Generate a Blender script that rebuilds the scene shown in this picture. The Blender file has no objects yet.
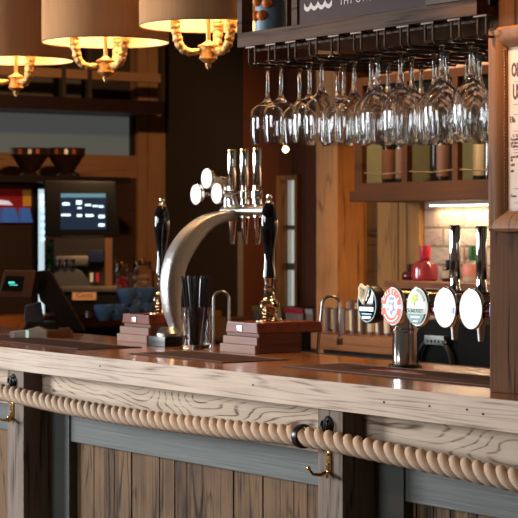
import bpy, bmesh, math, random
from mathutils import Vector, Matrix
PI = math.pi
random.seed(4)
SC = bpy.context.scene
COL = SC.collection

# ------------------------------------------------------------------ camera
CAM = Vector((3.67, -2.5, 1.418))
FWD = Vector((-0.8271, 0.5620, 0.0)); RGT = Vector((0.5620, 0.8271, 0.0))
FPX = 2000.0
HORIZON = 231.0
cam = bpy.data.cameras.new('camera'); camo = bpy.data.objects.new('camera', cam); COL.objects.link(camo)
camo.location = CAM
camo.rotation_euler = (PI/2, 0, math.atan2(FWD.y, FWD.x) - PI/2)
cam.sensor_width = 36; cam.lens = 36*FPX/518
cam.shift_y = -(259-HORIZON)/518
cam.dof.use_dof = True; cam.dof.focus_distance = 4.45; cam.dof.aperture_fstop = 13
SC.camera = camo

# ------------------------------------------------------------------ view + world
SC.view_settings.view_transform = 'Standard'; SC.view_settings.look = 'None'
SC.view_settings.gamma = 1; SC.view_settings.use_curve_mapping = False
SC.view_settings.exposure = 0.0
W = bpy.data.worlds.new('world'); SC.world = W; W.use_nodes = True
W.node_tree.nodes['Background'].inputs[0].default_value = (0.62, 0.52, 0.43, 1)
W.node_tree.nodes['Background'].inputs[1].default_value = 0.10
SC.cycles.max_bounces = 24; SC.cycles.transmission_bounces = 24; SC.cycles.glossy_bounces = 6; SC.cycles.diffuse_bounces = 4

def area(name, loc, target, sx, sy, power, col, spread=180):
    l = bpy.data.lights.new(name, 'AREA'); l.shape = 'RECTANGLE'; l.size = sx; l.size_y = sy
    l.energy = power; l.color = col; l.spread = math.radians(spread)
    o = bpy.data.objects.new(name, l); COL.objects.link(o); o.location = loc
    o.rotation_euler = (Vector(target)-Vector(loc)).to_track_quat('-Z', 'Y').to_euler(); return o
def spot(name, loc, target, power, col, ang, blend=0.6, size=0.05):
    l = bpy.data.lights.new(name, 'SPOT'); l.energy = power; l.color = col
    l.spot_size = math.radians(ang); l.spot_blend = blend; l.shadow_soft_size = size
    o = bpy.data.objects.new(name, l); COL.objects.link(o); o.location = loc
    o.rotation_euler = (Vector(target)-Vector(loc)).to_track_quat('-Z', 'Y').to_euler(); return o
WARM = (1.0, 0.60, 0.28); DAY = (0.93, 0.97, 1.0)
area('daylight_window', (-4.6, -3.2, 1.8), (-0.3, 0, 0.80), 1.2, 1.4, 92, DAY, 90)
area('daylight_far', (-1.6, -5.8, 2.2), (-0.3, 0.0, 0.8), 2.2, 1.4, 16, DAY, 60)
spot('sparkle_spot', (0.2, 1.0, 2.95), (0.2, .25, 1.75), 30, WARM, 80)  # unseen spot added for warm glints in the hanging glasses
spot('frame_downlight', (0.55, -0.75, 2.95), (0.80, 0.1, 2.08), 190, WARM, 32)
spot('rope_downlight', (-0.35, -1.1, 2.95), (0.25, 0.0, 0.95), 55, WARM, 46)
spot('counter_downlight', (-0.6, 1.0, 2.95), (-0.5, 0.40, 1.1), 90, WARM, 60)
spot('post_downlight', (-1.75, 1.35, 2.95), (-1.95, 2.0, 1.85), 150, WARM, 44)
spot('plank_downlight', (-1.2, 1.25, 2.95), (-1.0, 2.15, 1.35), 110, (1, .68, .36), 64)
spot('back_left_fill', (-2.3, 1.0, 2.5), (-4.6, 1.9, 1.45), 120, WARM, 60)  # fill spot added in mid-air to brighten the left hatch and side counter

# ------------------------------------------------------------------ geometry helpers
def at(px, py, Y=None, Z=None, X=None, D=None):
    """point of the place that stands at this pixel on the given plane"""
    r = FWD + RGT*((px-259)/FPX) + Vector((0, 0, (HORIZON-py)/FPX))
    if Y is not None: t = (Y-CAM.y)/r.y
    elif Z is not None: t = (Z-CAM.z)/r.z
    elif X is not None: t = (X-CAM.x)/r.x
    else: t = D
    return CAM + r*t
ROTC = math.atan2(RGT.y, RGT.x)

class MB:
    def __init__(s): s.bm = bmesh.new()
    def box(s, x0, x1, y0, y1, z0, z1, bev=0.0, M=None):
        b = bmesh.new()
        bmesh.ops.create_cube(b, size=1)
        for v in b.verts:
            v.co = Vector((x0+(v.co.x+.5)*(x1-x0), y0+(v.co.y+.5)*(y1-y0), z0+(v.co.z+.5)*(z1-z0)))
        if bev > 0:
            bmesh.ops.bevel(b, geom=list(b.edges), offset=bev, segments=2, profile=.7, affect='EDGES')
        s._add(b, M); return s
    def _add(s, b, M=None):
        if M is not None: bmesh.ops.transform(b, matrix=M, verts=b.verts)
        me = bpy.data.meshes.new('t'); b.to_mesh(me); b.free(); s.bm.from_mesh(me); bpy.data.meshes.remove(me)
    def prism(s, pts, y0, y1, M=None, bev=0):
        """polygon in x,z extruded from y0 to y1"""
        b = bmesh.new()
        a = [b.verts.new((p[0], y0, p[1])) for p in pts]; c = [b.verts.new((p[0], y1, p[1])) for p in pts]
        n = len(pts); b.faces.new(a); b.faces.new(c[::-1])
        for i in range(n): b.faces.new((a[i], c[i], c[(i+1) % n], a[(i+1) % n]))
        bmesh.ops.recalc_face_normals(b, faces=b.faces)
        if bev: bmesh.ops.bevel(b, geom=list(b.edges), offset=bev, segments=2, profile=.7, affect='EDGES')
        s._add(b, M); return s
    def lathe(s, prof, seg=24, M=None):
        b = bmesh.new(); rings = []
        for r, z in prof:
            if r < 1e-6: rings.append([b.verts.new((0, 0, z))])
            else: rings.append([b.verts.new((r*math.cos(2*PI*i/seg), r*math.sin(2*PI*i/seg), z)) for i in range(seg)])
        for A, B in zip(rings, rings[1:]):
            for i in range(seg):
                j = (i+1) % seg
                if len(A) == 1 and len(B) == 1: continue
                if len(A) == 1: b.faces.new((A[0], B[i], B[j]))
                elif len(B) == 1: b.faces.new((A[i], B[0], A[j]))
                else: b.faces.new((A[i], B[i], B[j], A[j]))
        bmesh.ops.recalc_face_normals(b, faces=b.faces)
        s._add(b, M); return s
    def tube(s, pts, rad, seg=8, closed=False, cap=True, flat=1.0, up=None):
        pts = [Vector(p) for p in pts]; n = len(pts)
        if not hasattr(rad, '__len__'): rad = [rad]*n
        b = bmesh.new(); rings = []; nrm = None
        for i, p in enumerate(pts):
            if closed: t = (pts[(i+1) % n]-pts[i-1])
            else: t = pts[min(i+1, n-1)]-pts[max(i-1, 0)]
            t.normalize()
            if nrm is None:
                nrm = Vector(up) if up else (Vector((0, 0, 1)) if abs(t.z) < .9 else Vector((1, 0, 0)))
            nrm = (nrm - t*nrm.dot(t)).normalized(); bi = t.cross(nrm)
            rings.append([b.verts.new(p+nrm*rad[i]*math.cos(2*PI*k/seg)+bi*rad[i]*flat*math.sin(2*PI*k/seg)) for k in range(seg)])
        m = n if closed else n-1
        for i in range(m):
            A = rings[i]; B = rings[(i+1) % n]
            for k in range(seg): b.faces.new((A[k], B[k], B[(k+1) % seg], A[(k+1) % seg]))
        if cap and not closed: b.faces.new(rings[0][::-1]); b.faces.new(rings[-1])
        bmesh.ops.recalc_face_normals(b, faces=b.faces)
        s._add(b); return s
    def ball(s, c, r, seg=12, sc=(1, 1, 1)):
        b = bmesh.new(); bmesh.ops.create_uvsphere(b, u_segments=seg, v_segments=max(6, seg//2+2), radius=r)
        s._add(b, Matrix.Translation(c) @ Matrix.Diagonal((*sc, 1))); return s
    def torus(s, R, r, M, seg=28, k=8):
        b = bmesh.new(); rings = []
        for i in range(seg):
            a = 2*PI*i/seg
            rings.append([b.verts.new(((R+r*math.cos(2*PI*j/k))*math.cos(a), (R+r*math.cos(2*PI*j/k))*math.sin(a), r*math.sin(2*PI*j/k))) for j in range(k)])
        for i in range(seg):
            A = rings[i]; B = rings[(i+1) % seg]
            for j in range(k): b.faces.new((A[j], B[j], B[(j+1) % k], A[(j+1) % k]))
        bmesh.ops.recalc_face_normals(b, faces=b.faces)
        s._add(b, M); return s
    def build(s, name, mat, parent=None, smooth=True, angle=35):
        me = bpy.data.meshes.new(name); s.bm.to_mesh(me); s.bm.free()
        me.materials.append(mat)
        if smooth:
            me.polygons.foreach_set('use_smooth', [True]*len(me.polygons))
            me.set_sharp_from_angle(angle=math.radians(angle))
        o = bpy.data.objects.new(name, me); COL.objects.link(o)
        if parent is not None: o.parent = parent
        return o

def tag(o, label=None, cat=None, group=None, kind=None, loc=None):
    if label: o['label'] = label
    if cat: o['category'] = cat
    if group: o['group'] = group
    if kind: o['kind'] = kind
    if loc is not None: o.location = loc
    return o
def thing(name, label, cat, loc=(0, 0, 0), rotz=0, group=None):
    o = bpy.data.objects.new(name, None); o.empty_display_size = .05; COL.objects.link(o)
    o.location = loc; o.rotation_euler = (0, 0, rotz); return tag(o, label, cat, group)
def copy_thing(root, loc, label=None, rotz=None, group=None):
    r = root.copy(); COL.objects.link(r); r.location = loc
    if rotz is not None: r.rotation_euler = (0, 0, rotz)
    if label: r['label'] = label
    if group: r['group'] = group
    for ch in list(root.children):
        c = ch.copy(); COL.objects.link(c); c.parent = r
        for g in list(ch.children):
            d = g.copy(); COL.objects.link(d); d.parent = c
    return r
def struct(name, mb, mat, smooth=False):
    return tag(mb.build(name, mat, None, smooth), kind='structure')
FRONT = Matrix.Rotation(PI/2, 4, 'X')      # turns a z-axis lathe so that its top faces -Y
def T(x, y, z): return Matrix.Translation((x, y, z))
def letters(mb, s, size, M, align='CENTER', depth=0.0004, bold=0.0, squeeze=1):
    cu = bpy.data.curves.new('t', 'FONT'); cu.body = s; cu.size = size; cu.align_x = align; cu.align_y = 'CENTER'
    cu.extrude = depth; cu.offset = bold; cu.resolution_u = 3
    o = bpy.data.objects.new('t', cu); COL.objects.link(o)
    bpy.context.view_layer.update()
    me = bpy.data.meshes.new_from_object(o.evaluated_get(bpy.context.evaluated_depsgraph_get()))
    b = bmesh.new(); b.from_mesh(me); bpy.data.meshes.remove(me)
    if squeeze != 1: bmesh.ops.scale(b, vec=(squeeze, 1, 1), verts=b.verts)
    bpy.data.objects.remove(o); bpy.data.curves.remove(cu)
    mb._add(b, M)
def arc_letters(mb, s, size, r, mid, step, C, y):
    """letters round a circle in the x-z plane facing -Y; mid in degrees"""
    n = len(s)
    for i, ch in enumerate(s):
        a = math.radians(mid - (i-(n-1)/2)*step)
        if ch == ' ': continue
        M = T(C[0]+r*math.cos(a), y, C[2]+r*math.sin(a)) @ Matrix.Rotation(-(a-PI/2), 4, 'Y') @ FRONT
        letters(mb, ch, size, M, bold=size*.02)

# ------------------------------------------------------------------ materials
MATS = {}
def mat(name, col, rough=.5, metal=0, emit=None, es=0, trans=0, ior=1.45, bump=None, coat=0, alpha=None, spec=None):
    if name in MATS: return MATS[name]
    m = bpy.data.materials.new(name); m.use_nodes = True; n = m.node_tree.nodes; L = m.node_tree.links
    b = n['Principled BSDF']
    b.inputs['Base Color'].default_value = (*col, 1); b.inputs['Roughness'].default_value = rough
    b.inputs['Metallic'].default_value = metal; b.inputs['IOR'].default_value = ior
    b.inputs['Transmission Weight'].default_value = trans; b.inputs['Coat Weight'].default_value = coat
    if spec is None and max(col) < .08 and not metal and not coat: spec = .25
    if spec is not None: b.inputs['Specular IOR Level'].default_value = spec
    if emit: b.inputs['Emission Color'].default_value = (*emit, 1); b.inputs['Emission Strength'].default_value = es
    tc = n.new('ShaderNodeTexCoord'); nz = n.new('ShaderNodeTexNoise')
    nz.inputs['Scale'].default_value = (bump or (30, .1))[0]; nz.inputs['Detail'].default_value = 4
    L.new(tc.outputs['Object'], nz.inputs['Vector'])
    if bump:
        bp = n.new('ShaderNodeBump'); bp.inputs['Strength'].default_value = bump[1]; bp.inputs['Distance'].default_value = bump[2] if len(bump) > 2 else .003
        L.new(nz.outputs['Fac'], bp.inputs['Height']); L.new(bp.outputs['Normal'], b.inputs['Normal'])
    if not emit and not trans:
        mr = n.new('ShaderNodeMix'); mr.data_type = 'RGBA'
        mr.inputs[6].default_value = (*[c*.86 for c in col], 1); mr.inputs[7].default_value = (*[min(1, c*1.12) for c in col], 1)
        L.new(nz.outputs['Fac'], mr.inputs[0]); L.new(mr.outputs[2], b.inputs['Base Color'])
    MATS[name] = m; return m

def wood(name, light, dark, axis='X', spec=None, lines=10, stretch=(1.4, 9), rough=.55, fine=.35, bump=.25, width=.28, plank=None, coat=0, patch=.3, linemix=.8, seed=0):
    """grain = contour lines of a stretched noise; plank=(axis, pitch) varies tone board by board"""
    m = bpy.data.materials.new(name); m.use_nodes = True; n = m.node_tree.nodes; L = m.node_tree.links
    b = n['Principled BSDF']; b.inputs['Roughness'].default_value = rough; b.inputs['Coat Weight'].default_value = coat
    b.inputs['Coat Roughness'].default_value = .12; b.inputs['Specular IOR Level'].default_value = .5 if coat else (.22 if spec is None else spec)
    tc = n.new('ShaderNodeTexCoord'); mp = n.new('ShaderNodeMapping')
    s = [stretch[1]]*3; s['XYZ'.index(axis)] = stretch[0]; mp.inputs['Scale'].default_value = s
    mp.inputs['Location'].default_value = (seed*3.1, seed*1.7, seed*2.3)
    vec = tc.outputs['Object']
    def math_(op, a, bb=None):
        q = n.new('ShaderNodeMath'); q.operation = op
        for i, v in enumerate((a, bb)):
            if v is None: continue
            if isinstance(v, (int, float)): q.inputs[i].default_value = v
            else: L.new(v, q.inputs[i])
        return q.outputs[0]
    tone = None
    if plank:
        sp = n.new('ShaderNodeSeparateXYZ'); L.new(vec, sp.inputs[0])
        idx = math_('FLOOR', math_('DIVIDE', sp.outputs['XYZ'.index(plank[0])], plank[1]))
        wn = n.new('ShaderNodeTexWhiteNoise'); wn.noise_dimensions = '1D'; L.new(idx, wn.inputs['W']); tone = wn.outputs['Value']
        cb = n.new('ShaderNodeCombineXYZ'); k = math_('MULTIPLY', tone, 7.0)
        for i in range(3): L.new(k, cb.inputs[i])
        va = n.new('ShaderNodeVectorMath'); va.operation = 'ADD'; L.new(vec, va.inputs[0]); L.new(cb.outputs[0], va.inputs[1]); vec = va.outputs[0]
    L.new(vec, mp.inputs['Vector'])
    n1 = n.new('ShaderNodeTexNoise'); n1.inputs['Scale'].default_value = 1; n1.inputs['Detail'].default_value = 3.5; n1.inputs['Roughness'].default_value = .32
    L.new(mp.outputs[0], n1.inputs['Vector'])
    ring = math_('PINGPONG', math_('MULTIPLY', n1.outputs['Fac'], lines*2), 1.0)
    rp = n.new('ShaderNodeValToRGB'); rp.color_ramp.elements[0].position = 0; rp.color_ramp.elements[0].color = (1, 1, 1, 1)
    rp.color_ramp.elements[1].position = width; rp.color_ramp.elements[1].color = (0, 0, 0, 1)
    L.new(ring, rp.inputs[0])
    mp2 = n.new('ShaderNodeMapping'); s2 = [150]*3; s2['XYZ'.index(axis)] = 5; mp2.inputs['Scale'].default_value = s2; L.new(vec, mp2.inputs['Vector'])
    n2 = n.new('ShaderNodeTexNoise'); n2.inputs['Scale'].default_value = 1; n2.inputs['Detail'].default_value = 5; L.new(mp2.outputs[0], n2.inputs['Vector'])
    n3 = n.new('ShaderNodeTexNoise'); n3.inputs['Scale'].default_value = 7; n3.inputs['Detail'].default_value = 4; L.new(vec, n3.inputs['Vector'])
    lines_ = math_('MULTIPLY', math_('MULTIPLY', rp.outputs[0], linemix), math_('MAXIMUM', math_('ADD', math_('MULTIPLY', n2.outputs['Fac'], 3.6), -1.15), .12))
    f = math_('ADD', lines_, math_('MULTIPLY', math_('SUBTRACT', n2.outputs['Fac'], .4), fine*2))
    f = math_('ADD', f, math_('MULTIPLY', math_('SUBTRACT', n3.outputs['Fac'], .45), patch*2))
    if tone is not None: f = math_('ADD', f, math_('MULTIPLY', math_('SUBTRACT', tone, .4), .6))
    cl = n.new('ShaderNodeClamp'); L.new(f, cl.inputs[0])
    mx = n.new('ShaderNodeMix'); mx.data_type = 'RGBA'; mx.inputs[6].default_value = (*light, 1); mx.inputs[7].default_value = (*dark, 1)
    L.new(cl.outputs[0], mx.inputs[0]); L.new(mx.outputs[2], b.inputs['Base Color'])
    if bump:
        bp = n.new('ShaderNodeBump'); bp.inputs['Strength'].default_value = bump; bp.inputs['Distance'].default_value = .002; bp.invert = True
        L.new(f, bp.inputs['Height']); L.new(bp.outputs['Normal'], b.inputs['Normal'])
    MATS[name] = m; return m

limed = wood('limed_oak', (.56, .44, .345), (.19, .115, .075), 'X', lines=20, stretch=(.55, 20), rough=.6, fine=.42, width=.42, patch=.22, linemix=.72)
limed2 = wood('limed_oak_rough', (.56, .44, .33), (.11, .058, .032), 'X', lines=24, stretch=(1.8, 9), rough=.75, fine=.38, width=.32, bump=.5, patch=.15, linemix=.8, seed=4)
topwood = wood('polished_top', (.32, .115, .036), (.10, .034, .012), 'X', lines=5, stretch=(.9, 10), rough=.24, fine=.3, coat=.5, bump=.04)
backtop = wood('back_counter_wood', (.30, .105, .028), (.15, .05, .014), 'X', lines=5, rough=.4, bump=.1)
postlight = wood('weathered_post', (.22, .17, .135), (.05, .036, .028), 'Z', lines=5, stretch=(1.2, 14), rough=.8, fine=.5, bump=.5, patch=.35)
plankold = wood('old_planks', (.17, .097, .050), (.020, .011, .007), 'Z', lines=5, stretch=(2.2, 14), rough=.8, fine=.7, bump=.5, plank=('X', .07), patch=.65)
greypaint = wood('grey_paint', (.096, .103, .096), (.058, .063, .059), 'X', lines=2, stretch=(1.2, 20), rough=.5, fine=.3, bump=.35, patch=.25, linemix=.15)
gantrywood = wood('gantry_wood', (.100, .055, .035), (.022, .011, .007), 'X', spec=.08, lines=4, stretch=(1.3, 18), rough=.6, fine=.5, bump=.4)
pillarwood = wood('pillar_wood', (.115, .048, .020), (.022, .009, .004), 'Z', spec=.06, lines=6, stretch=(1.4, 13), rough=.65, fine=.45, bump=.5, patch=.5)
framewood = wood('picture_frame_wood', (.36, .165, .075), (.12, .050, .024), 'Z', lines=3, stretch=(2, 18), rough=.42, fine=.35, bump=.2, patch=.5)
warmpost = wood('honey_timber', (.46, .20, .065), (.16, .055, .018), 'Z', lines=6, stretch=(1.5, 12), rough=.6, fine=.5, patch=.5, bump=.3)
darkplank = wood('dark_boards', (.135, .075, .032), (.035, .018, .008), 'X', lines=4, stretch=(1.2, 10), rough=.7, fine=.3, plank=('Z', .16))
goldplank = wood('golden_boards', (.42, .195, .05), (.12, .05, .014), 'Z', lines=4, stretch=(1.0, 9), rough=.6, fine=.3, plank=('X', .21))
redwood = wood('red_boards', (.17, .050, .020), (.05, .014, .007), 'Z', lines=3, stretch=(1, 9), rough=.5, fine=.3, plank=('X', .2))
leftwood = wood('left_frame_timber', (.34, .17, .085), (.13, .06, .028), 'Z', lines=4, stretch=(1, 9), rough=.6)
leftwoodh = wood('left_rail_timber', (.30, .15, .08), (.13, .06, .028), 'Y', lines=4, stretch=(1, 9), rough=.6)
cabwood = wood('cabinet_wood', (.085, .034, .013), (.03, .011, .005), 'X', spec=.08, lines=3, stretch=(1, 12), rough=.5, fine=.3)
mahog = wood('mahogany', (.17, .030, .012), (.07, .012, .006), 'X', spec=.2, lines=3, stretch=(2, 20), rough=.35, fine=.25, bump=.05)
palestep = wood('pale_step', (.25, .125, .085), (.12, .05, .035), 'X', lines=3, stretch=(2, 25), rough=.5, fine=.4)
darkstep = wood('dark_step', (.13, .045, .025), (.06, .02, .012), 'Y', lines=3, stretch=(2, 25), rough=.5, fine=.4)
darkwall = mat('dark_wall', (.042, .031, .025), .8)
black = mat('black_plastic', (.008, .008, .009), .35)
blackm = mat('black_metal', (.012, .011, .011), .32, .6)
darkbrown = mat('dark_brown_plastic', (.045, .020, .012), .35)
chrome = mat('chrome', (.80, .78, .76), .09, 1)
steel = mat('brushed_steel', (.55, .53, .50), .28, 1)
caststeel = mat('cast_aluminium', (.42, .40, .39), .38, .75, bump=(150, .5, .003))
brass = mat('brass', (.72, .42, .14), .16, 1)
gilt = mat('aged_gilt', (.66, .40, .16), .42, .85, bump=(170, .8, .004))
rodmetal = mat('bronze_rods', (.075, .045, .032), .5, .6)
ceram = mat('black_gloss', (.006, .005, .006), .07, coat=.6)
ropem = mat('manila_rope', (.52, .37, .26), .85, bump=(400, .5, .002))
glass = mat('clear_glass', (1, 1, 1), .0, trans=1, ior=1.47)
pane = mat('pane_glass', (.9, .95, .95), .05, trans=1, ior=1.1)
runner_m = mat('runner_rubber', (.045, .020, .016), .8, bump=(700, .5, .002), spec=.12)
lens_w = mat('backlit_white', (.6, .6, .6), .3, emit=(1.0, .99, .97), es=.80)
lens_s = mat('backlit_soft', (.45, .45, .45), .3, emit=(1.0, .97, .92), es=.62)
ink_blue = mat('ink_blue', (.08, .10, .45), .4, emit=(.14, .17, .75), es=.6)
ink_pblue = mat('ink_pale_blue', (.3, .3, .5), .4, emit=(.42, .44, .75), es=.7)
ink_red = mat('ink_red', (.48, .035, .012), .5, emit=(1, .16, .08), es=.42)
ink_pink = mat('ink_pink', (.9, .5, .45), .4, emit=(1, .38, .32), es=.7)
ink_green = mat('ink_green', (.02, .12, .09), .4, emit=(.04, .25, .2), es=.15)
ink_lime = mat('ink_lime', (.35, .45, .08), .4, emit=(.55, .68, .12), es=.5)
ink_gold = mat('ink_gold', (.6, .5, .15), .4, emit=(.80, .68, .30), es=.9)
ink_grey = mat('ink_grey', (.5, .5, .5), .4, emit=(.5, .56, .54), es=.7)
white = mat('white_paint', (.75, .75, .73), .4)
tealring = mat('teal_ring', (.05, .2, .26), .3, emit=(.2, .6, .75), es=.18)
cream = mat('cream_band', (.75, .60, .40), .5)

# ================================================================== THE ROOM
XW = -4.72      # left wall of the bar area
YW = 2.60       # back wall
def bx(*a, **k): return MB().box(*a, **k)
floor_m = wood('floor_boards', (.16, .09, .05), (.06, .03, .018), 'X', lines=4, rough=.5, plank=('Y', .14))
struct('floor', bx(-5.2, 4.6, -6.5, YW+.1, -.06, 0), floor_m)
struct('ceiling', bx(-5.2, 4.6, -6.5, YW+.1, 3.0, 3.06), mat('ceiling_paint', (.10, .07, .05), .9))
struct('wall_back', bx(-5.2, 4.6, YW, YW+.1, 0, 3.0), darkwall)
struct('wall_left', bx(XW-.1, XW, -1.0, YW, 0, 3.0), darkwall)

# clad part of the back wall
YC = 2.20
xc0 = at(341, 230, Y=YC).x; xc1 = at(381, 230, Y=YC).x; xc2 = at(424, 230, Y=YC).x
struct('wall_clad_dark', bx(xc0-.12, xc1, YC, YW, 0, 3.0), darkplank)
mb = MB(); w = (xc2-xc1)/2
for i in range(2): mb.box(xc1+i*w+.003, xc1+(i+1)*w-.003, YC-.02, YW, 0, 3.0, bev=.004)
struct('wall_clad_golden', mb, goldplank)
brick = bpy.data.materials.new('pale_brick'); brick.use_nodes = True
n = brick.node_tree.nodes; L = brick.node_tree.links; b = n['Principled BSDF']; b.inputs['Roughness'].default_value = .85
tc = n.new('ShaderNodeTexCoord'); mp = n.new('ShaderNodeMapping'); mp.inputs['Rotation'].default_value = (-PI/2, 0, 0)
bt = n.new('ShaderNodeTexBrick'); bt.inputs['Scale'].default_value = 1; bt.inputs['Brick Width'].default_value = .24; bt.inputs['Row Height'].default_value = .068
bt.inputs['Mortar Size'].default_value = .006; bt.inputs['Mortar Smooth'].default_value = .4
bt.inputs['Color1'].default_value = (.52, .40, .30, 1); bt.inputs['Color2'].default_value = (.40, .25, .18, 1); bt.inputs['Mortar'].default_value = (.28, .19, .13, 1)
L.new(tc.outputs['Object'], mp.inputs[0]); L.new(mp.outputs[0], bt.inputs['Vector'])
L.new(bt.outputs['Color'], b.inputs['Base Color'])
nz = n.new('ShaderNodeTexNoise'); nz.inputs['Scale'].default_value = 40; L.new(tc.outputs['Object'], nz.inputs['Vector'])
ad = n.new('ShaderNodeMath'); ad.operation = 'MULTIPLY_ADD'; L.new(bt.outputs['Fac'], ad.inputs[0]); ad.inputs[1].default_value = -1.2; L.new(nz.outputs['Fac'], ad.inputs[2])
bp = n.new('ShaderNodeBump'); bp.inputs['Strength'].default_value = .7; bp.inputs['Distance'].default_value = .01
L.new(ad.outputs[0], bp.inputs['Height']); L.new(bp.outputs['Normal'], b.inputs['Normal'])
struct('wall_brick', bx(xc2, 2.4, YC, YW, 0, 3.0), brick)
# honey coloured timber post before the cladding
p0 = at(316, 230, Y=2.06).x; p1 = at(337.5, 230, Y=2.06).x
struct('trim_1', bx(p0, p1, 2.06, 2.06+.16, 0, 3.0, bev=.004), warmpost)
# red boarded partition with a narrow glazed door leaf
r0 = at(245, 230, Y=2.56).x; r1 = at(330, 230, Y=2.56).x
d0 = at(281, 230, Y=2.54).x; d1 = at(296, 230, Y=2.54).x
zt = at(288, 180, Y=2.54).z; zb = at(288, 311, Y=2.54).z
mb = MB(); mb.box(r0, d0-.022, 2.55, YW, 0, 3.0); mb.box(d1+.02, r1, 2.55, YW, 0, 3.0); mb.box(d0-.022, d1+.02, 2.55, YW, zt+.02, 3.0); mb.box(d0-.05, d1+.05, 2.55, YW, 0, zb-.1)
struct('trim_2', mb, redwood)
dr = struct('door_1', MB().box(d0-.022, d0, 2.53, YW, zb-.1, zt+.02).box(d1, d1+.02, 2.53, YW, zb-.1, zt+.02).box(d0, d1, 2.53, YW, zt, zt+.02).box(d0, d1, 2.53, YW, zb-.1, zb), warmpost)
day = mat('daylit_pane', (.4, .42, .42), .2, emit=(.62, .66, .60), es=.6)
bx(d0, d1, 2.575, 2.59, zb, zt).build('pane', day, dr, False)
MB().box(d0, d1, 2.555, 2.575, zb+(zt-zb)*.62, zb+(zt-zb)*.62+.02).box(d0, d1, 2.555, 2.575, zb+.18, zb+.21).box(d0+.02, d0+.03, 2.555, 2.575, zb, zt).build('glazing_bar', steel, dr, False)
struct('trim_3', bx(r0-.03, r0, 2.54, YW, 0.6, at(241, 232, Y=2.54).z), mat('pale_edge', (.30, .25, .21), .6))

# left timber framed hatch on the left wall
def ly(px): return at(px, 230, X=XW).y
def lz(py, X=XW): return at(80, py, X=X).z
struct('trim_4', bx(XW, XW+.08, ly(130), ly(157), 0, 3.0, bev=.004), leftwood)
struct('trim_5', bx(XW, XW+.07, .3, ly(130), lz(178), lz(155), bev=.004), leftwoodh)
wn = struct('window_1', MB().box(XW, XW+.05, ly(127), ly(130), lz(155), lz(108)).box(XW, XW+.05, .3, ly(127), lz(111), lz(106)), mat('dark_frame', (.02, .012, .01), .5))
bx(XW+.01, XW+.02, .3, ly(127), lz(155), lz(111)).build('pane', mat('frosted_teal', (.085, .105, .105), .35, emit=(.36, .38, .36), es=.16), wn, False)
struct('trim_6', bx(XW, XW+.06, .3, ly(130), 1.05, lz(178), bev=.004), wood('left_dark_boards', (.07, .03, .02), (.03, .013, .01), 'Y', lines=3, plank=('Y', .15)))
# back-bar gantry on the left wall
sh = thing('hanging_shelf', 'dark metal shelf frame hung above the grey hatch at far left', 'shelf', (XW+.35, 1.6, lz(111, XW+.35)))
def sy(px): return at(px, 230, X=XW+.35).y-1.6
sz = lambda py: lz(py, XW+.35)-lz(111, XW+.35)
MB().box(-.30, .02, -1.2, sy(162), 0, sz(98)).build('shelf_board', mat('dark_steel_shelf', (.03, .012, .012), .4, .3), sh, False)
for q in (60, 86, 159): MB().box(-.01, .02, sy(q), sy(q+4), sz(98), sz(20)).build('upright', mat('dark_upright', (.045, .03, .022), .5), sh, False)
MB().box(-.02, .015, -1.2, sy(160), sz(79), sz(70)).build('rail', leftwoodh, sh, False)
MB().box(-.28, -.27, -1.2, sy(110), sz(98), sz(72)).build('panel', mat('smoked_panel', (.10, .08, .07), .4), sh, False)

# ================================================================== BAR COUNTER
ZT = 1.10
XL, XR = -3.95, 2.3
bar = thing('bar_counter', 'long bar counter of pale limed oak with grey rails and weathered plank panels', 'bar counter', (0, 0, 0))
YB = .53
bx(XL, XR, .0006, YB, 1.045, ZT).build('countertop', topwood, bar, False)
bx(XL, XR, 0, .03, 1.040, ZT-.0004).build('front_edge', limed, bar, False)['label'] = 'pale limed oak front edge'
ap = bx(XL, XR, .07, .105, at(280, 446, Y=.07).z, 1.045).build('apron', limed2, bar, False)
zr1 = at(160, 457, Y=.11).z
bx(XL, XR, .105, .13, zr1, at(280, 440, Y=.11).z, bev=.002).build('rail', greypaint, bar, False)
bx(XL, XR, .105, .13, 0, .16, bev=.002).build('plinth', greypaint, bar, False)
# plank panel: boards with small gaps, one mesh
mb = MB(); x = XL
while x < XR:
    w = random.choice((.055, .07, .085)); mb.box(x+.0015, x+w-.0015, .122+random.uniform(0, .004), .145, .14, zr1+.01, bev=.0015); x += w
mb.build('plank_panel', plankold, bar, False)
bx(XL, XR, .145, .17, 0, 1.045).build('back_board', black, bar, False)
postx = []
for (a, b_) in ((7.5, 23.5), (318, 342.5)):
    xa = at(a, 430, Y=.014).x; xb = at(b_, 430, Y=.014).x; postx.append((xa, xb))
    bx(xa, xb, .014, .125, 0, 1.042, bev=.003).build('post', postlight, bar, False)
    bx(xb-.005, xb+.098, .100, .134, 0, at(280, 441, Y=.11).z, bev=.002).build('stile', greypaint, bar, False)
    bx(xa-.06, xa+.005, .100, .134, 0, at(280, 441, Y=.11).z, bev=.002).build('stile', greypaint, bar, False)
for (px, py) in ((384, 402), (429.5, 406), (467, 409.5), (483, 414), (253, 385), (100, 366)):
    p = at(px, py, Y=0)
    MB().lathe([(0, 0), (.0022, 0), (.0022, .0012), (0, .0012)], 10, T(p.x, -.0002, p.z) @ FRONT).build('screw_plug', black, bar)

# drip ledge behind the counter, seen between pumps and tower
tr = thing('drip_station', 'long dark drip station with a pale rim behind the counter edge', 'drip station', (-.30, YB+.012, 0))
bx(-1.25, .72, .01, .20, 0, 1.03).build('body', black, tr)
bx(-1.25, .72, 0, .22, 1.03, 1.08, bev=.008).build('tray', darkbrown, tr)
bx(-.32, .72, .005, .018, 1.075, 1.088, bev=.003).build('rim', mat('tray_rim', (.32, .20, .12), .35, .5), tr)

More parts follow.
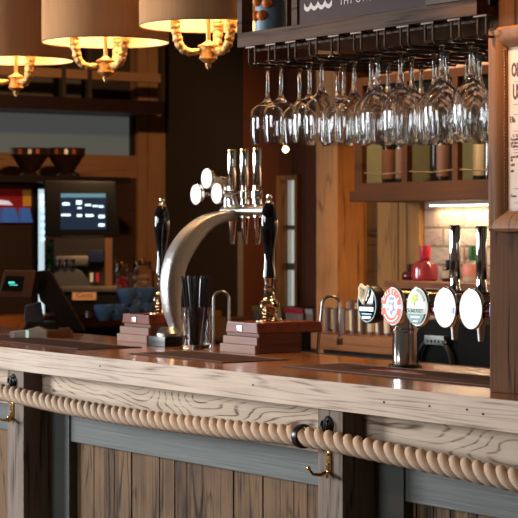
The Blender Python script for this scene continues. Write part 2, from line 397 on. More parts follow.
# ---- bar runners
def runner(x0, x1, y0, y1, label, txt=True):
    r = thing('bar_runner', label, 'bar mat', ((x0+x1)/2, (y0+y1)/2, ZT), 0, 'bar runners on the counter')
    hx = (x1-x0)/2; hy = (y1-y0)/2
    bx(-hx, hx, -hy, hy, 0, .0022, bev=.0008).build('mat', runner_m, r)
    MB().box(-hx+.012, hx-.012, -hy+.010, -hy+.013, .0018, .0026).box(-hx+.012, hx-.012, hy-.013, hy-.010, .0018, .0026).build('border_stripe', mat('runner_stripe', (.16, .08, .06), .5), r, False)
    if txt:
        MB().box(-hx*.45, hx*.05, -.003, .012, .0018, .0026).box(-hx*.38, -hx*.1, .025, .032, .0018, .0026).build('red_stripe', mat('runner_red', (.35, .03, .03), .5), r, False)
runner(-.17, .60, .17, .37, 'dark bar runner with red stripe before the chrome beer font')
runner(-1.95, -1.02, .10, .30, 'dark bar runner before the left hand pump and till', False)
runner(-.80, -.36, .13, .33, 'dark bar runner in the middle beside the straw glass', False)

# ================================================================== ROPE + fittings
rk = [(-60, 379), (0, 391.5), (13, 394.5), (60, 405), (110, 414), (160, 421), (240, 430.5), (303, 436), (330, 441), (400, 455.5), (460, 468), (518, 480.5), (600, 498)]
RY = -.010
pts = [at(a, b_, Y=RY) for a, b_ in rk]
pts = [Vector((-2.6, RY, pts[0].z+.035))] + pts + [Vector((2.0, RY, pts[-1].z-.01))]
def zrope(x):
    for i in range(len(pts)-1):
        if pts[i].x <= x <= pts[i+1].x:
            p0_, p1_, p2_, p3_ = pts[max(i-1, 0)].z, pts[i].z, pts[i+1].z, pts[min(i+2, len(pts)-1)].z
            t = (x-pts[i].x)/(pts[i+1].x-pts[i].x)
            return p1_ + (p2_-p1_)*t
    return pts[-1].z
N = 800
xs = [pts[0].x+(pts[-1].x-pts[0].x)*i/N for i in range(N+1)]
zz = [zrope(x) for x in xs]
for _ in range(60): zz = [zz[0]]+[(zz[i-1]+zz[i]*2+zz[i+1])/4 for i in range(1, N)]+[zz[-1]]
mb = MB(); pitch = .103; cr = .0119; sr = .0111
for k in range(3):
    path = []
    for i in range(N+1):
        a = 2*PI*xs[i]/pitch+k*2*PI/3
        path.append((xs[i], RY+cr*math.cos(a), zz[i]+cr*math.sin(a)))
    mb.tube(path, sr, 10)
rope = mb.build('barrier_rope', ropem, angle=80)
tag(rope, 'thick twisted manila rope slung along the front of the bar counter', 'rope')
def zr(x): return zz[min(range(N+1), key=lambda i: abs(xs[i]-x))]
# black collar round the rope
xcol = at(303, 434, Y=RY).x
cl = MB().lathe([(.0215, -.0085), (.0255, -.0085), (.0270, 0), (.0255, .0085), (.0215, .0085)], 28, Matrix.Rotation(PI/2, 4, 'Y')).build('rope_collar', blackm)
tag(cl, 'shiny black metal collar clamped round the rope beside the middle post', 'collar', loc=(xcol, RY, zr(xcol)))
def eye_plate(px, py, label):
    p = at(px, py, Y=.014)
    e = thing('eye_plate', label, 'rope eye', (p.x, .014, p.z), 0, 'black rope eyes on the posts')
    MB().lathe([(0, .006), (.010, .006), (.016, .003), (.020, 0), (0, 0)], 24, FRONT).build('plate', blackm, e)
    MB().torus(.0105, .0032, T(0, -.011, 0) @ Matrix.Rotation(PI/2, 4, 'X')).build('ring', blackm, e)
eye_plate(13.5, 381, 'round black eye plate on the left post above the rope')
eye_plate(328.5, 425, 'round black eye plate on the middle post above the rope')
def coat_hook(px, py, label):
    p = at(px, py, Y=.014)
    h = thing('coat_hook', label, 'hook', (p.x, .014, p.z), 0, 'double coat hooks under the rope')
    mb = MB(); mb.prism([(-.006, -.026), (.006, -.026), (.008, -.008), (.006, .018), (0, .026), (-.006, .018), (-.008, -.008)], -.005, 0, bev=.0012)
    mb.build('back_plate', brass, h)
    mb = MB(); mb.ball((0, -.006, .016), .0028, 8); mb.ball((0, -.006, -.004), .0028, 8); mb.build('screw', brass, h)
    for s in (-1, 1):
        path = [(0, -.004, -.020), (s*.012, -.016, -.028), (s*.026, -.026, -.027), (s*.036, -.030, -.016)]
        MB().tube(path, [.0042, .0040, .0034, .0030], 8).ball((s*.036, -.030, -.015), .0048, 10).build('prong', brass, h)
coat_hook(13, 410, 'brass double coat hook on the left post at far left')
coat_hook(330, 462, 'brass double coat hook on the middle post below the black collar')

# ================================================================== PILLAR, FRAME
YP = .10
pz = ZT
pxl = at(489.5, 300, Y=YP).x
pil = bx(0, .30, 0, .12, 0, 3.0-ZT, bev=.004).build('timber_pillar', pillarwood, None, False)
tag(pil, 'rough brown timber pillar standing on the counter at the right edge', 'pillar', loc=(pxl, YP, ZT))
fz0 = at(489, 231.5, Y=YP-.02).z; fz1 = at(489, 28.5, Y=YP-.02).z
fx = at(487.6, 231, Y=YP-.025).x
fr = thing('picture_frame', 'brown wooden picture frame with a printed notice on the right pillar', 'picture frame', (fx, YP-.001, fz0))
H = fz1-fz0; Wf = .30; fw = .040
mb = MB()
def frame_piece(mb, a0, a1, horiz, pos, flip):
    prof = [(0, 0), (0, -.020), (.006, -.027), (.020, -.024), (.032, -.016), (fw-.006, -.013), (fw, -.009), (fw, 0)]
    b = bmesh.new(); A = []; B = []
    for (u, d) in prof:
        if horiz:
            z = pos + (u if not flip else -u); A.append(b.verts.new((a0+u, d, z))); B.append(b.verts.new((a1-u, d, z)))
        else:
            xx = pos + (u if not flip else -u); A.append(b.verts.new((xx, d, a0+u))); B.append(b.verts.new((xx, d, a1-u)))
    for i in range(len(prof)-1): b.faces.new((A[i], A[i+1], B[i+1], B[i]))
    bmesh.ops.recalc_face_normals(b, faces=b.faces); mb._add(b)
frame_piece(mb, 0, H, False, 0, False); frame_piece(mb, 0, H, False, Wf, True)
frame_piece(mb, 0, Wf, True, 0, False); frame_piece(mb, 0, Wf, True, H, True)
mb.build('frame', framewood, fr)
mb = MB()
k = 0
z = fw+.004
while z < H-fw: mb.ball((fw-.003, -.013, z), .0017, 6); z += .0062
mb.build('beading', mat('gilt_beads', (.55, .30, .14), .4, .3), fr)
bx(fw-.006, Wf-fw+.006, -.006, -.002, fw-.006, H-fw+.006).build('mount', mat('mount_cream', (.66, .50, .42), .7), fr, False)
px0 = fw+.006
bx(px0, Wf-fw-.006, -.0075, -.006, fw+.004, H-fw-.008).build('notice', mat('notice_paper', (.72, .56, .47), .7), fr, False)
inkb = mat('print_ink', (.10, .045, .03), .7)
mb = MB()
def fzp(py): return at(510, py, Y=YP-.008).z-fz0
def fxp(px): return at(px, 100, Y=YP-.008).x-fx
F = lambda x, z: T(x, -.0078, z) @ FRONT
letters(mb, 'OLD', .036, F(fxp(511.8), fzp(71)), 'LEFT', bold=.0012, squeeze=.5)
letters(mb, 'USE', .040, F(fxp(513), fzp(93)), 'LEFT', bold=.0012, squeeze=.5)
letters(mb, 'Ella', .017, F(fxp(510), fzp(120)), 'LEFT', squeeze=.7)
for py in (82.5, 105, 115, 131.5, 150, 153, 189, 203): mb.box(px0+.012, Wf-fw-.014, -.0082, -.0076, fzp(py), fzp(py)+.0007)
for i in range(9):
    letters(mb, ['1. Good', 'Gentle folk', 'of the bar', 'Tables', 'and all', 'in', 'old', 'ale', 'Sons'][i], .0085, F(fxp(511+(2 if i == 0 else 0)), fzp([136, 139.5, 143, 146.5, 157, 160, 165, 171, 196][i])), 'LEFT')
mb.build('lettering', inkb, fr, False)

# ================================================================== GANTRY
YG = .05
g0 = at(237.2, 48, Y=YG).x
gz = at(300, 39.2, Y=YG).z
XG1 = pxl+.02
ga = thing('bar_gantry', 'brown timber gantry box over the counter with an open left bay', 'gantry', (g0, YG, gz))
LG = XG1-g0; GD = .42; GH = 3.0-gz
gx = lambda px: at(px, 30, Y=YG).x-g0
rt = .033
bx(0, LG, 0, .03, 0, rt, bev=.002).build('front_rail', gantrywood, ga, False)
bx(0, gx(241.8), 0, .03, rt, GH).build('end_stile', gantrywood, ga, False)
bx(gx(291.5), gx(297), 0, .03, rt, GH).build('mullion', gantrywood, ga, False)
bx(.0, LG, .03, GD, .006, .022).build('bottom_board', wood('gantry_underside', (.085, .045, .028), (.03, .015, .01), 'X', lines=3, plank=('Y', .1)), ga, False)
bx(0, .025, GD-.03, GD, 0, GH).build('rear_stile', gantrywood, ga, False)
bx(gx(296), LG, GD-.03, GD, .02, GH).build('back_panel', gantrywood, ga, False)
slate = mat('slate_sign', (.070, .046, .044), .7, spec=.15)
sp = bx(gx(297), gx(427), .004, .02, rt, GH).build('sign_panel', slate, ga, False); sp['label'] = 'slate coloured sign panel with white waves'
bx(gx(427), LG, -.004, .02, rt, GH).build('dark_panel', mat('gantry_dark', (.05, .032, .022), .6), ga, False)
# waves on the sign
sg = mat('sign_white', (.55, .50, .48), .6)
zs = lambda px, py: at(px, py, Y=YG+.003).z-gz
mb = MB()
x0 = gx(303); x1 = gx(331); zc = zs(317, 5.5)
up = []; lo = []
for i in range(41):
    t = i/40; ph = abs(math.sin(t*4*PI)); xx = x0+(x1-x0)*t
    up.append((xx, zc+.010-ph*.011)); lo.append((xx, zc-.004-ph*.006))
b = bmesh.new()
fu = [b.verts.new((p[0], .0030, p[1])) for p in up]; fl = [b.verts.new((p[0], .0030, p[1])) for p in lo]
bu = [b.verts.new((p[0], .0041, p[1])) for p in up]; bl = [b.verts.new((p[0], .0041, p[1])) for p in lo]
for i in range(40):
    b.faces.new((fu[i], fu[i+1], fl[i+1], fl[i])); b.faces.new((fu[i], bu[i], bu[i+1], fu[i+1])); b.faces.new((fl[i], fl[i+1], bl[i+1], bl[i]))
bmesh.ops.recalc_face_normals(b, faces=b.faces); mb._add(b)
mb.build('wave_emblem', sg, ga, False)
mb = MB(); letters(mb, 'THY OWN SELF', .026, T(gx(338), .0034, zs(352, -0.5)) @ FRONT, 'LEFT'); mb.build('lettering', sg, ga, False)
# jar with oranges on the gantry shelf
p = at(271, 10, Y=YG+.20)
jar = thing('fruit_jar', 'glass jar with an orange fruit label in the gantry open bay', 'jar', (p.x, YG+.20, gz+.022))
MB().lathe([(0, .002), (.036, .002), (.038, .01), (.038, .15), (.026, .18), (.026, .2), (.023, .2), (.035, .15), (.035, .01), (0, .006)], 24).build('jar_body', glass, jar)
MB().lathe([(.0385, .035), (.0388, .036), (.0388, .145), (.0385, .146)], 24).build('fruit_label', mat('label_blue', (.16, .25, .32), .5), jar)
mb = MB()
for (a, z) in ((-.6, .075), (-1.0, .11), (-.25, .105), (-.7, .13), (-1.2, .075)):
    aa = a+ROTC-PI/2; mb.ball((.039*math.cos(aa), .039*math.sin(aa), z), .013, 10, (1, 1, 1))
mb.build('orange_print', mat('orange_fruit', (.75, .20, .03), .5), jar)

# ---- glass rack
rk_ = thing('glass_rack', 'dark metal hanging glass rack of paired rods below the gantry', 'glass rack', (g0, YG, gz))
pairs = [253, 273, 293, 314, 336, 358.5, 382, 405.5, 430, 456.5, 483]
ZR = -.043
chan = []
for q in pairs:
    xm = at(q, 50, Y=YG+.01).x; chan.append(xm)
    for s in (-1, 1):
        xx = xm+s*.0125-g0
        MB().tube([(xx, .008, .0), (xx, .008, ZR+.006), (xx, .013, ZR), (xx, .40, ZR), (xx, .405, ZR+.006), (xx, .405, 0.005)], .0026, 8).build('rod', rodmetal, rk_)
MB().tube([(0.03, .03, -.006), (LG-.03, .03, -.006)], .005, 8).tube([(0.03, .38, -.006), (LG-.03, .38, -.006)], .005, 8).build('cross_bar', rodmetal, rk_)
for xm in chan: MB().box(xm-g0-.020, xm-g0+.020, .002, .02, -.004, .0, bev=.001).build('fixing_clip', rodmetal, rk_)

# ---- wine glasses (hang upside down, built from the foot downwards)
def glass_mesh(kind):
    if kind == 0:
        out = [(0, 0), (.034, -.0005), (.035, -.0020), (.012, -.0045), (.0050, -.012), (.0038, -.030), (.0038, -.062), (.0055, -.080), (.012, -.0895), (.026, -.098), (.0370, -.108), (.0398, -.120), (.0402, -.138), (.0396, -.158), (.0375, -.178), (.0360, -.1855)]
    else:
        out = [(0, 0), (.034, -.0005), (.035, -.0020), (.012, -.0045), (.0048, -.012), (.0038, -.030), (.0042, -.052), (.0062, -.068), (.011, -.082), (.021, -.094), (.034, -.108), (.0385, -.122), (.0400, -.140), (.0392, -.160), (.0370, -.182), (.0350, -.1890)]
    zend = out[-1][1]
    k = [i for i, p in enumerate(out) if p[0] > .009 and p[1] < -.06][0]
    inn = [(out[-1][0]-.0009, zend)] + [(r-.0013, z-.0006) for r, z in out[k:-1][::-1]] + [(0, out[k][1]-.006)]
    return MB().lathe(out+inn, 28)
protos = []
ZF = gz+ZR+.0026+.0034
lay = [(0, [.050, .14, .25], 0), (1, [.032, .19, .30], 0), (2, [.055, .15, .245, .345], 0), (3, [.030, .12, .215, .31], 1), (4, [.105, .19, .29], 1), (5, [.062, .155, .25, .34], 1),
       (6, [.058, .15, .24, .33], 1), (7, [.12, .21, .30], 1), (8, [.040, .13, .225, .32], 1), (9, [.047, .14, .235, .33], 1), (10, [.105, .20, .30], 1)]
ordn = ['first', 'second', 'third', 'fourth', 'fifth', 'sixth', 'seventh', 'eighth', 'ninth', 'tenth', 'eleventh']
rown = ['at the front', 'one back from the front', 'two back from the front', 'at the rear']
for ci, ys, kind in lay:
    for j, y in enumerate(ys):
        lab = 'upside-down wine glass %s of the %s rod pair from the left' % (rown[j], ordn[ci]) if ci not in (0,) else 'upside-down wine glass %s of the leftmost rod pair' % rown[j]
        loc = (chan[ci], YG+y, ZF)
        key = [p_ for p_ in protos if p_[0] == kind]
        if not key:
            o = glass_mesh(kind).build('wine_glass', glass, None, True, 60); protos.append((kind, o))
        else:
            o = key[0][1].copy(); COL.objects.link(o)
        o.rotation_euler = (0, 0, random.uniform(0, 6)); tag(o, lab, 'wine glass', 'wine glasses hanging in the rack', loc=loc)

# ================================================================== PENDANT LAMPS
shade_m = bpy.data.materials.new('linen_shade'); shade_m.use_nodes = True
n = shade_m.node_tree.nodes; L = shade_m.node_tree.links; n.remove(n['Principled BSDF'])
df = n.new('ShaderNodeBsdfDiffuse'); tl = n.new('ShaderNodeBsdfTranslucent'); mx = n.new('ShaderNodeMixShader'); mx.inputs[0].default_value = .68
tc = n.new('ShaderNodeTexCoord'); mp = n.new('ShaderNodeMapping'); mp.inputs['Scale'].default_value = (120, 120, 6)
nz = n.new('ShaderNodeTexNoise'); nz.inputs['Scale'].default_value = 1; cr_ = n.new('ShaderNodeValToRGB')
cr_.color_ramp.elements[0].color = (.46, .33, .24, 1); cr_.color_ramp.elements[1].color = (.66, .50, .38, 1); cr_.color_ramp.elements[0].position = .3; cr_.color_ramp.elements[1].position = .7
L.new(tc.outputs['Object'], mp.inputs[0]); L.new(mp.outputs[0], nz.inputs['Vector']); L.new(nz.outputs['Fac'], cr_.inputs[0])
L.new(cr_.outputs[0], df.inputs[0]); tl.inputs[0].default_value = (1.0, .74, .50, 1)
L.new(df.outputs[0], mx.inputs[1]); L.new(tl.outputs[0], mx.inputs[2]); L.new(mx.outputs[0], n['Material Output'].inputs['Surface'])
lining = mat('shade_lining', (.85, .68, .42), .7)
bulb_m = mat('lamp_bulb', (1, .8, .5), .3, emit=(1, .68, .34), es=14)
def pendant(loc, label, turn):
    p = thing('pendant_lamp', label, 'pendant lamp', loc, turn, 'drum shade pendants over the bar')
    R = .190; Hs = .26
    MB().lathe([(R, 0), (R, Hs)], 64).build('shade', shade_m, p)
    MB().lathe([(R-.002, .0), (R-.002, Hs), ], 64).build('shade_lining', lining, p)
    MB().torus(R-.001, .0018, T(0, 0, 0), 64, 6).build('rim', mat('shade_rim', (.36, .25, .17), .7), p)
    MB().lathe([(0, -.122), (.005, -.118), (.009, -.108), (.008, -.103), (.018, -.097), (.026, -.090), (.024, -.086), (.022, -.070), (.022, -.060), (.028, -.058), (.028, -.054), (.012, -.046), (.006, -.04), (.006, Hs+.02), (0, Hs+.02)], 24).build('hub', gilt, p)
    MB().tube([(0, 0, Hs), (0, 0, 3.0-loc[2])], .004, 8).build('cord', blackm, p)
    MB().lathe([(0, 3.0-loc[2]-.03), (.05, 3.0-loc[2]-.028), (.055, 3.0-loc[2]), (0, 3.0-loc[2])], 20).build('ceiling_rose', gilt, p)
    mb = MB()
    for i in range(3):
        a = 2*PI*i/3; mb.tube([(0, 0, Hs-.01), ((R-.002)*math.cos(a), (R-.002)*math.sin(a), Hs-.01)], .002, 6)
    mb.build('spider', brass, p)
    for i in range(3):
        a = 2*PI*i/3+PI; c, s = math.cos(a), math.sin(a)
        prof = [(.020, -.068), (.035, -.072), (.052, -.074), (.068, -.068), (.080, -.055), (.086, -.036), (.090, -.016), (.094, .002), (.090, .018), (.086, .025)]
        rr = [.008, .010, .012, .013, .014, .0145, .015, .016, .014, .008]
        ps = []; rs = []
        for t in range(46):
            u = t/45*9; k_ = min(int(u), 8); f = u-k_
            r_ = prof[k_][0]*(1-f)+prof[k_+1][0]*f; z_ = prof[k_][1]*(1-f)+prof[k_+1][1]*f
            ps.append((r_*c, r_*s, z_)); rs.append((rr[k_]*(1-f)+rr[k_+1]*f)*(.90+.08*math.sin(t*1.35)))
        mb = MB().tube(ps, rs, 10)
        for t in range(3, 44, 3):       # cast leaf lobes along the arm
            q = ps[t]; sg_ = 1 if t % 2 else -1
            mb.ball((q[0]-s*sg_*rs[t]*.7, q[1]+c*sg_*rs[t]*.7, q[2]), rs[t]*.45, 8)
            mb.ball((q[0]+c*rs[t]*.7, q[1]+s*rs[t]*.7, q[2]-.002), rs[t]*.42, 8)
        arm = mb.build('arm', gilt, p)
        MB().lathe([(.011, .020), (.012, .06), (0, .06)], 14, T(.087*c, .087*s, 0)).build('candle_tube', cream, arm)
        MB().ball((.087*c, .087*s, .088), .020, 14, (1, 1, 1.3)).build('bulb', bulb_m, arm)
    l = bpy.data.lights.new('lamp_glow', 'POINT'); l.energy = 8; l.color = (1, .66, .32); l.shadow_soft_size = .04
    o = bpy.data.objects.new('lamp_glow', l); COL.objects.link(o); o.parent = p; o.location = (0, 0, .15)
LZ = 1.982
q1 = at(16, 61, D=6.62); q2 = at(105.5, 43, D=5.98); q3 = at(208.3, 26.5, D=5.50)
pendant((q1.x, q1.y, LZ), 'beige drum shade pendant lamp at the far left', ROTC+.15)
pendant((q2.x, q2.y, LZ), 'beige drum shade pendant lamp in the middle of three', ROTC+.2)
pendant((q3.x, q3.y, LZ), 'beige drum shade pendant lamp half behind the gantry', ROTC+.25)

# ================================================================== HAND PUMPS
def hand_pump(px, py, label):
    p = at(px, py, Z=ZT)
    # p is the front right foot of the box
    r = thing('hand_pump', label, 'beer hand pump', (p.x-.083, p.y+.10, ZT), 0, 'hand pumps on the counter')
    w = .083
    mb = MB().box(-w, w, -.10, .045, 0, .022, bev=.002); mb.build('lower_step', palestep, r, False)
    MB().box(-w+.006, w, -.094, .045, .022, .043, bev=.002).build('upper_step', palestep, r, False)
    MB().box(-w+.02, w+.001, -.088, .045, .043, .052, bev=.002).build('trim_step', darkstep, r, False)
    MB().prism([(-w+.014, .052), (w, .052), (w-.004, .080), (-w+.022, .080)], -.092, .115, bev=.003).build('box', mahog, r, False)
    MB().box(-.012, .012, -.0945, -.090, .057, .071, bev=.001).build('maker_plate', steel, r)
    MB().box(w-.0205, w+.0015, -.085, .046, .002, .052).build('side_cheek', darkstep, r, False)
    MB().box(-.03, .05, .060, .10, .002, .052).build('clamp', black, r, False)
    M0 = T(0.002, .0, .080); MB_ = M0 @ Matrix.Diagonal((1, 1, .76, 1)); M1 = T(0.002, .0, .045); M2 = T(0.002, 0, .043)
    MB().lathe([(0, .0), (.040, 0), (.040, .004), (.034, .006), (.030, .014), (.022, .018), (.020, .024), (.023, .028), (.024, .034), (.020, .040), (.027, .050), (.028, .062), (.024, .070), (.016, .078), (.019, .082), (.015, .088), (.013, .10), (.011, .108), (0, .108)], 28, MB_).build('brass_body', mat('polished_brass', (.82, .66, .46), .10, 1), r)
    MB().lathe([(.013, .106), (.015, .110), (.015, .116), (.012, .120), (.013, .140), (.016, .146), (.016, .150), (0, .150)], 24, MB_).build('ferrule', chrome, r)
    MB().lathe([(.015, .150), (.0185, .152), (.0178, .16), (.0158, .175), (.0145, .20), (.0150, .225), (.0180, .250), (.0220, .275), (.0235, .295), (.0222, .315), (.0170, .335), (.0115, .345), (0, .346)], 24, M1).build('handle', ceram, r)
    MB().lathe([(.0115, .345), (.012, .350), (.007, .353), (.0055, .356), (.008, .362), (.0075, .368), (.004, .372), (0, .373)], 20, M2).build('finial', chrome, r)
    return r
hand_pump(255, 354.5, 'hand pump with black handle beside the chrome beer font, near the centre')
hand_pump(146.5, 343.5, 'hand pump with black handle left of the curved beer tower')

# swan neck spouts behind the counter
def swan(pxa, pxb, ytop, ybot_a, ybot_b, D, label):
    a = at(pxa, 231, D=D); s = D/FPX; zc_ = CAM.z
    o = thing('swan_neck_spout', label, 'spout', (a.x, a.y, 1.0805), ROTC, 'swan neck spouts')
    w = (pxb-pxa)*s; Z = lambda y: zc_+(231-y)*s-1.0805
    pts_ = [(-.012 if pxa > 300 else 0, 0, 0)]
    pts_ += [(-.010 if pxa > 300 else 0, 0, .04)]
    zt_ = Z(ytop)-w/2
    for i in range(13):
        t = PI-PI*i/12; pts_.append((w/2+w/2*math.cos(t)*(1), 0, zt_+w/2*math.sin(t)))
    pts_.append((w, 0, Z(ybot_b)))
    MB().tube(pts_, .0040, 10).build('pipe', steel, o)
    MB().lathe([(.0055, 0), (.0085, .001), (.0085, .018), (.0055, .02)], 14, T(w, 0, Z(ybot_b)-.008)).build('nozzle', mat('dull_brass', (.3, .2, .12), .4, .8), o)
swan(322, 340, 296, 335, 342, 5.30, 'slim swan neck spout between hand pump and chrome font')
swan(213.5, 229, 291.5, 330, 334, 5.72, 'slim swan neck spout behind the straw glass')

# ================================================================== CURVED TOWER
fb = at(168.5, 346, Z=ZT)
tw = thing('beer_tower', 'arched cast metal beer tower with three glowing badges and three taps', 'beer tower', (fb.x, fb.y, ZT))
S2 = 5.53/FPX
MB().box(-.045, .045, -.04, .045, 0, .028, bev=.005).build('base', blackm, tw)
MB().lathe([(.034, .028), (.034, .036), (.022, .052), (0, .052)], 24).build('collar', steel, tw)
# centre line in (y,z): py measured in the photograph
cl_ = [(178, 338), (175, 325), (172, 310), (171, 292), (172.5, 275), (177, 259), (184, 246), (193, 234), (205, 223.5), (219, 217.5), (233, 215)]
wd = [9, 12, 18, 22, 25, 26, 26, 24, 20, 16, 13]
cpts = []
for (a, b_) in cl_:
    q = at(a, b_, X=fb.x); cpts.append((0, q.y-fb.y, q.z-ZT))
# sweep of a soft rectangular section
def sweep_arch(cpts, half, hx):
    m = []
    n_ = 40
    P = [Vector(c) for c in cpts]
    def cat(L_, u):
        k_ = min(int(u), len(L_)-2); f = u-k_
        a0, a1, a2, a3 = L_[max(k_-1, 0)], L_[k_], L_[k_+1], L_[min(k_+2, len(L_)-1)]
        return .5*((2*a1)+(a2-a0)*f+(2*a0-5*a1+4*a2-a3)*f*f+(3*a1-a0-3*a2+a3)*f**3)
    b = bmesh.new(); rings = []
    for i in range(n_+1):
        u = (len(P)-1)*i/n_; c = cat(P, u); d = (cat(P, min(u+.05, len(P)-1))-cat(P, max(u-.05, 0))).normalized()
        nn = Vector((0, -d.z, d.y)); h = cat(half, u); w_ = cat(hx, u); ring = []
        for k_ in range(20):
            a = 2*PI*k_/20; ca, sa = math.cos(a), math.sin(a); e = .45
            ring.append(b.verts.new(c+Vector((1, 0, 0))*w_*math.copysign(abs(ca)**e, ca)+nn*h*math.copysign(abs(sa)**e, sa)))
        rings.append(ring)
    for A, B in zip(rings, rings[1:]):
        for k_ in range(20): b.faces.new((A[k_], B[k_], B[(k_+1) % 20], A[(k_+1) % 20]))
    b.faces.new(rings[0]); b.faces.new(rings[-1][::-1]); bmesh.ops.recalc_face_normals(b, faces=b.faces)
    m = MB(); m._add(b); return m
half = [w_*S2*.5*.80 for w_ in wd]; hx = [.018, .020, .023, .026, .028, .029, .029, .028, .026, .024, .022]
sweep_arch(cpts, half, hx).build('arch', caststeel, tw, True, 50)
mf_y = at(236, 205, X=fb.x).y-fb.y; mf_z = at(236, 211, X=fb.x).z-ZT
# manifold along the bar with three taps
xs3 = [-.022, .042, .106]
MB().tube([(-.06, mf_y, mf_z), (.165, mf_y, mf_z)], .016, 18).build('manifold', steel, tw)
def tap_parts(root, x, y, z, hh, mh):
    MB().lathe([(.006, 0), (.014, .004), (.014, .020), (.017, .024), (.017, .040), (.012, .044), (.012, .056), (0, .056)], 20, T(x, y, z)).build('tap_body', chrome, root)
    MB().lathe([(0, -.108), (.0060, -.108), (.0120, -.036), (.0135, -.034), (.0135, -.028), (.010, -.024), (.0115, -.012), (.010, .005), (0, .005)], 18, T(x, y+.002, z)).build('spout', chrome, root)
    MB().lathe([(.0095, 0), (.0115, .004), (.0125, hh), (.0120, hh+.002), (0, hh+.002)], 20, T(x, y, z+.052)).build('tap_handle', mh, root)
for x in xs3: tap_parts(tw, x, mf_y, mf_z+.014, .103, chrome)
for x in xs3: MB().lathe([(0, .155), (.0124, .155), (.0124, .160), (.009, .162), (0, .162)], 18, T(x, mf_y, mf_z+.014)).build('handle_cap', brass, tw)
def badge(root, C, r, kind, rim=chrome, depth=.02, stem=.03, face=None):
    x, y, z = C
    M = T(x, y, z) @ FRONT
    MB().lathe([(0, -.012), (r*.7, -.012), (r*1.0, -.004), (r*1.03, .0), (r*1.03, .004), (r*.98, .006), (r*.95, .0035), (0, .0035)], 40, M).build('badge', rim, root)
    MB().lathe([(r*.96, .0036), (r*.90, .0062), (r*.6, .009), (0, .0105)], 40, M).build('badge_face', face or lens_w, root)
    MB().tube([(x, y+.012, z), (x, y+.012+stem, z)], .008, 12).build('badge_stem', chrome, root)
rB = .029
def bpos(px, py, yoff):
    q = at(px, py, Y=fb.y+yoff); return (q.x-fb.x, yoff, q.z-ZT)
yb = mf_y-.065
for (px, py, yo) in ((208.3, 178.5, yb), (197.6, 194.5, yb-.03), (218.3, 193.5, yb)):
    c = bpos(px, py, yo); badge(tw, c, rB, 0, depth=.02, stem=.05)
    if py < 190:
        MB().box(c[0]-.014, c[0]+.002, yo-.0125, yo-.0105, c[2]-.004, c[2]+.006).torus(.007, .0012, T(c[0]-.007, yo-.011, c[2]-.002) @ FRONT, 16, 5).build('badge_print', ink_grey, tw, False)
        MB().box(c[0]-.004, c[0]+.008, yo-.0115, yo-.0095, c[2]-.021, c[2]-.018).build('badge_print', ink_pink, tw, False)
    else:
        for dz in (.012, -.012):
            MB().ball((c[0], yo-.0098, c[2]+dz), .0055, 8, (1, .25, 1)).build('badge_print', ink_gold, tw)
# struts from the badges to the manifold
c = bpos(208.3, 178.5, yb)
MB().tube([(c[0], yb+.012, c[2]), (c[0]+.0, yb+.065, c[2]-.02), (c[0], mf_y, mf_z)], .011, 12).build('badge_bracket', steel, tw)
c2 = bpos(197.6, 194.5, yb-.03); c3 = bpos(218.3, 193.5, yb)
MB().tube([(c2[0], yb+.02, c2[2]), (c3[0], yb+.05, c3[2]), (c3[0], mf_y, mf_z)], .008, 10).build('badge_bracket', steel, tw)
mb = MB(); letters(mb, 'AB', .022, Matrix.Translation((0, cpts[7][1], cpts[7][2]+half[7]*1.02)) @ Matrix.Rotation(.72, 4, 'X'), depth=.001, bold=.0006); mb.build('embossed_letters', steel, tw, False)

# ================================================================== STRAWS
gp = at(196.5, 349, Z=ZT)
gl = thing('straw_glass', 'ribbed clear tumbler holding black straws on the counter', 'glass', (gp.x, gp.y, ZT))
prof = [(0, .0), (.036, .0), (.038, .004)]
for i in range(9):
    z = .008+i*.011; prof += [(.0380+.0026*(i % 2)+i*.0004, z)]
prof += [(.043, .112), (.0415, .113), (.0395, .10), (.036, .012), (0, .010)]
MB().lathe(prof, 32).build('tumbler', glass, gl)
straw = None
for i in range(24):
    a = i*2.399; rr_ = .025*math.sqrt((i+.5)/24)
    bxx, byy = rr_*math.cos(a), rr_*math.sin(a)
    tilt = .055*rr_/.029; tx, ty = bxx*2.2+random.uniform(-.004, .004), byy*1.5+random.uniform(-.008, .008)
    Lh = .182+random.uniform(-.006, .004)
    if straw is None:
        straw = MB().lathe([(.0029, 0), (.0035, 0), (.0035, 1.0), (.0029, 1.0), (.0029, 0)], 10).build('drinking_straw', mat('straw_black', (.010, .010, .014), .22, spec=.5), None, True)
        o = straw
    else: o = straw.copy(); COL.objects.link(o)
    o.location = (gp.x+bxx*.75, gp.y+byy*.75, ZT+.0115)
    d = Vector((tx-bxx*.75, ty-byy*.75, Lh)); o.rotation_euler = d.to_track_quat('Z', 'Y').to_euler(); o.scale = (1, 1, d.length)
    tag(o, 'black drinking straw in the bunch standing in the ribbed tumbler', 'straw', 'black straws in the tumbler')

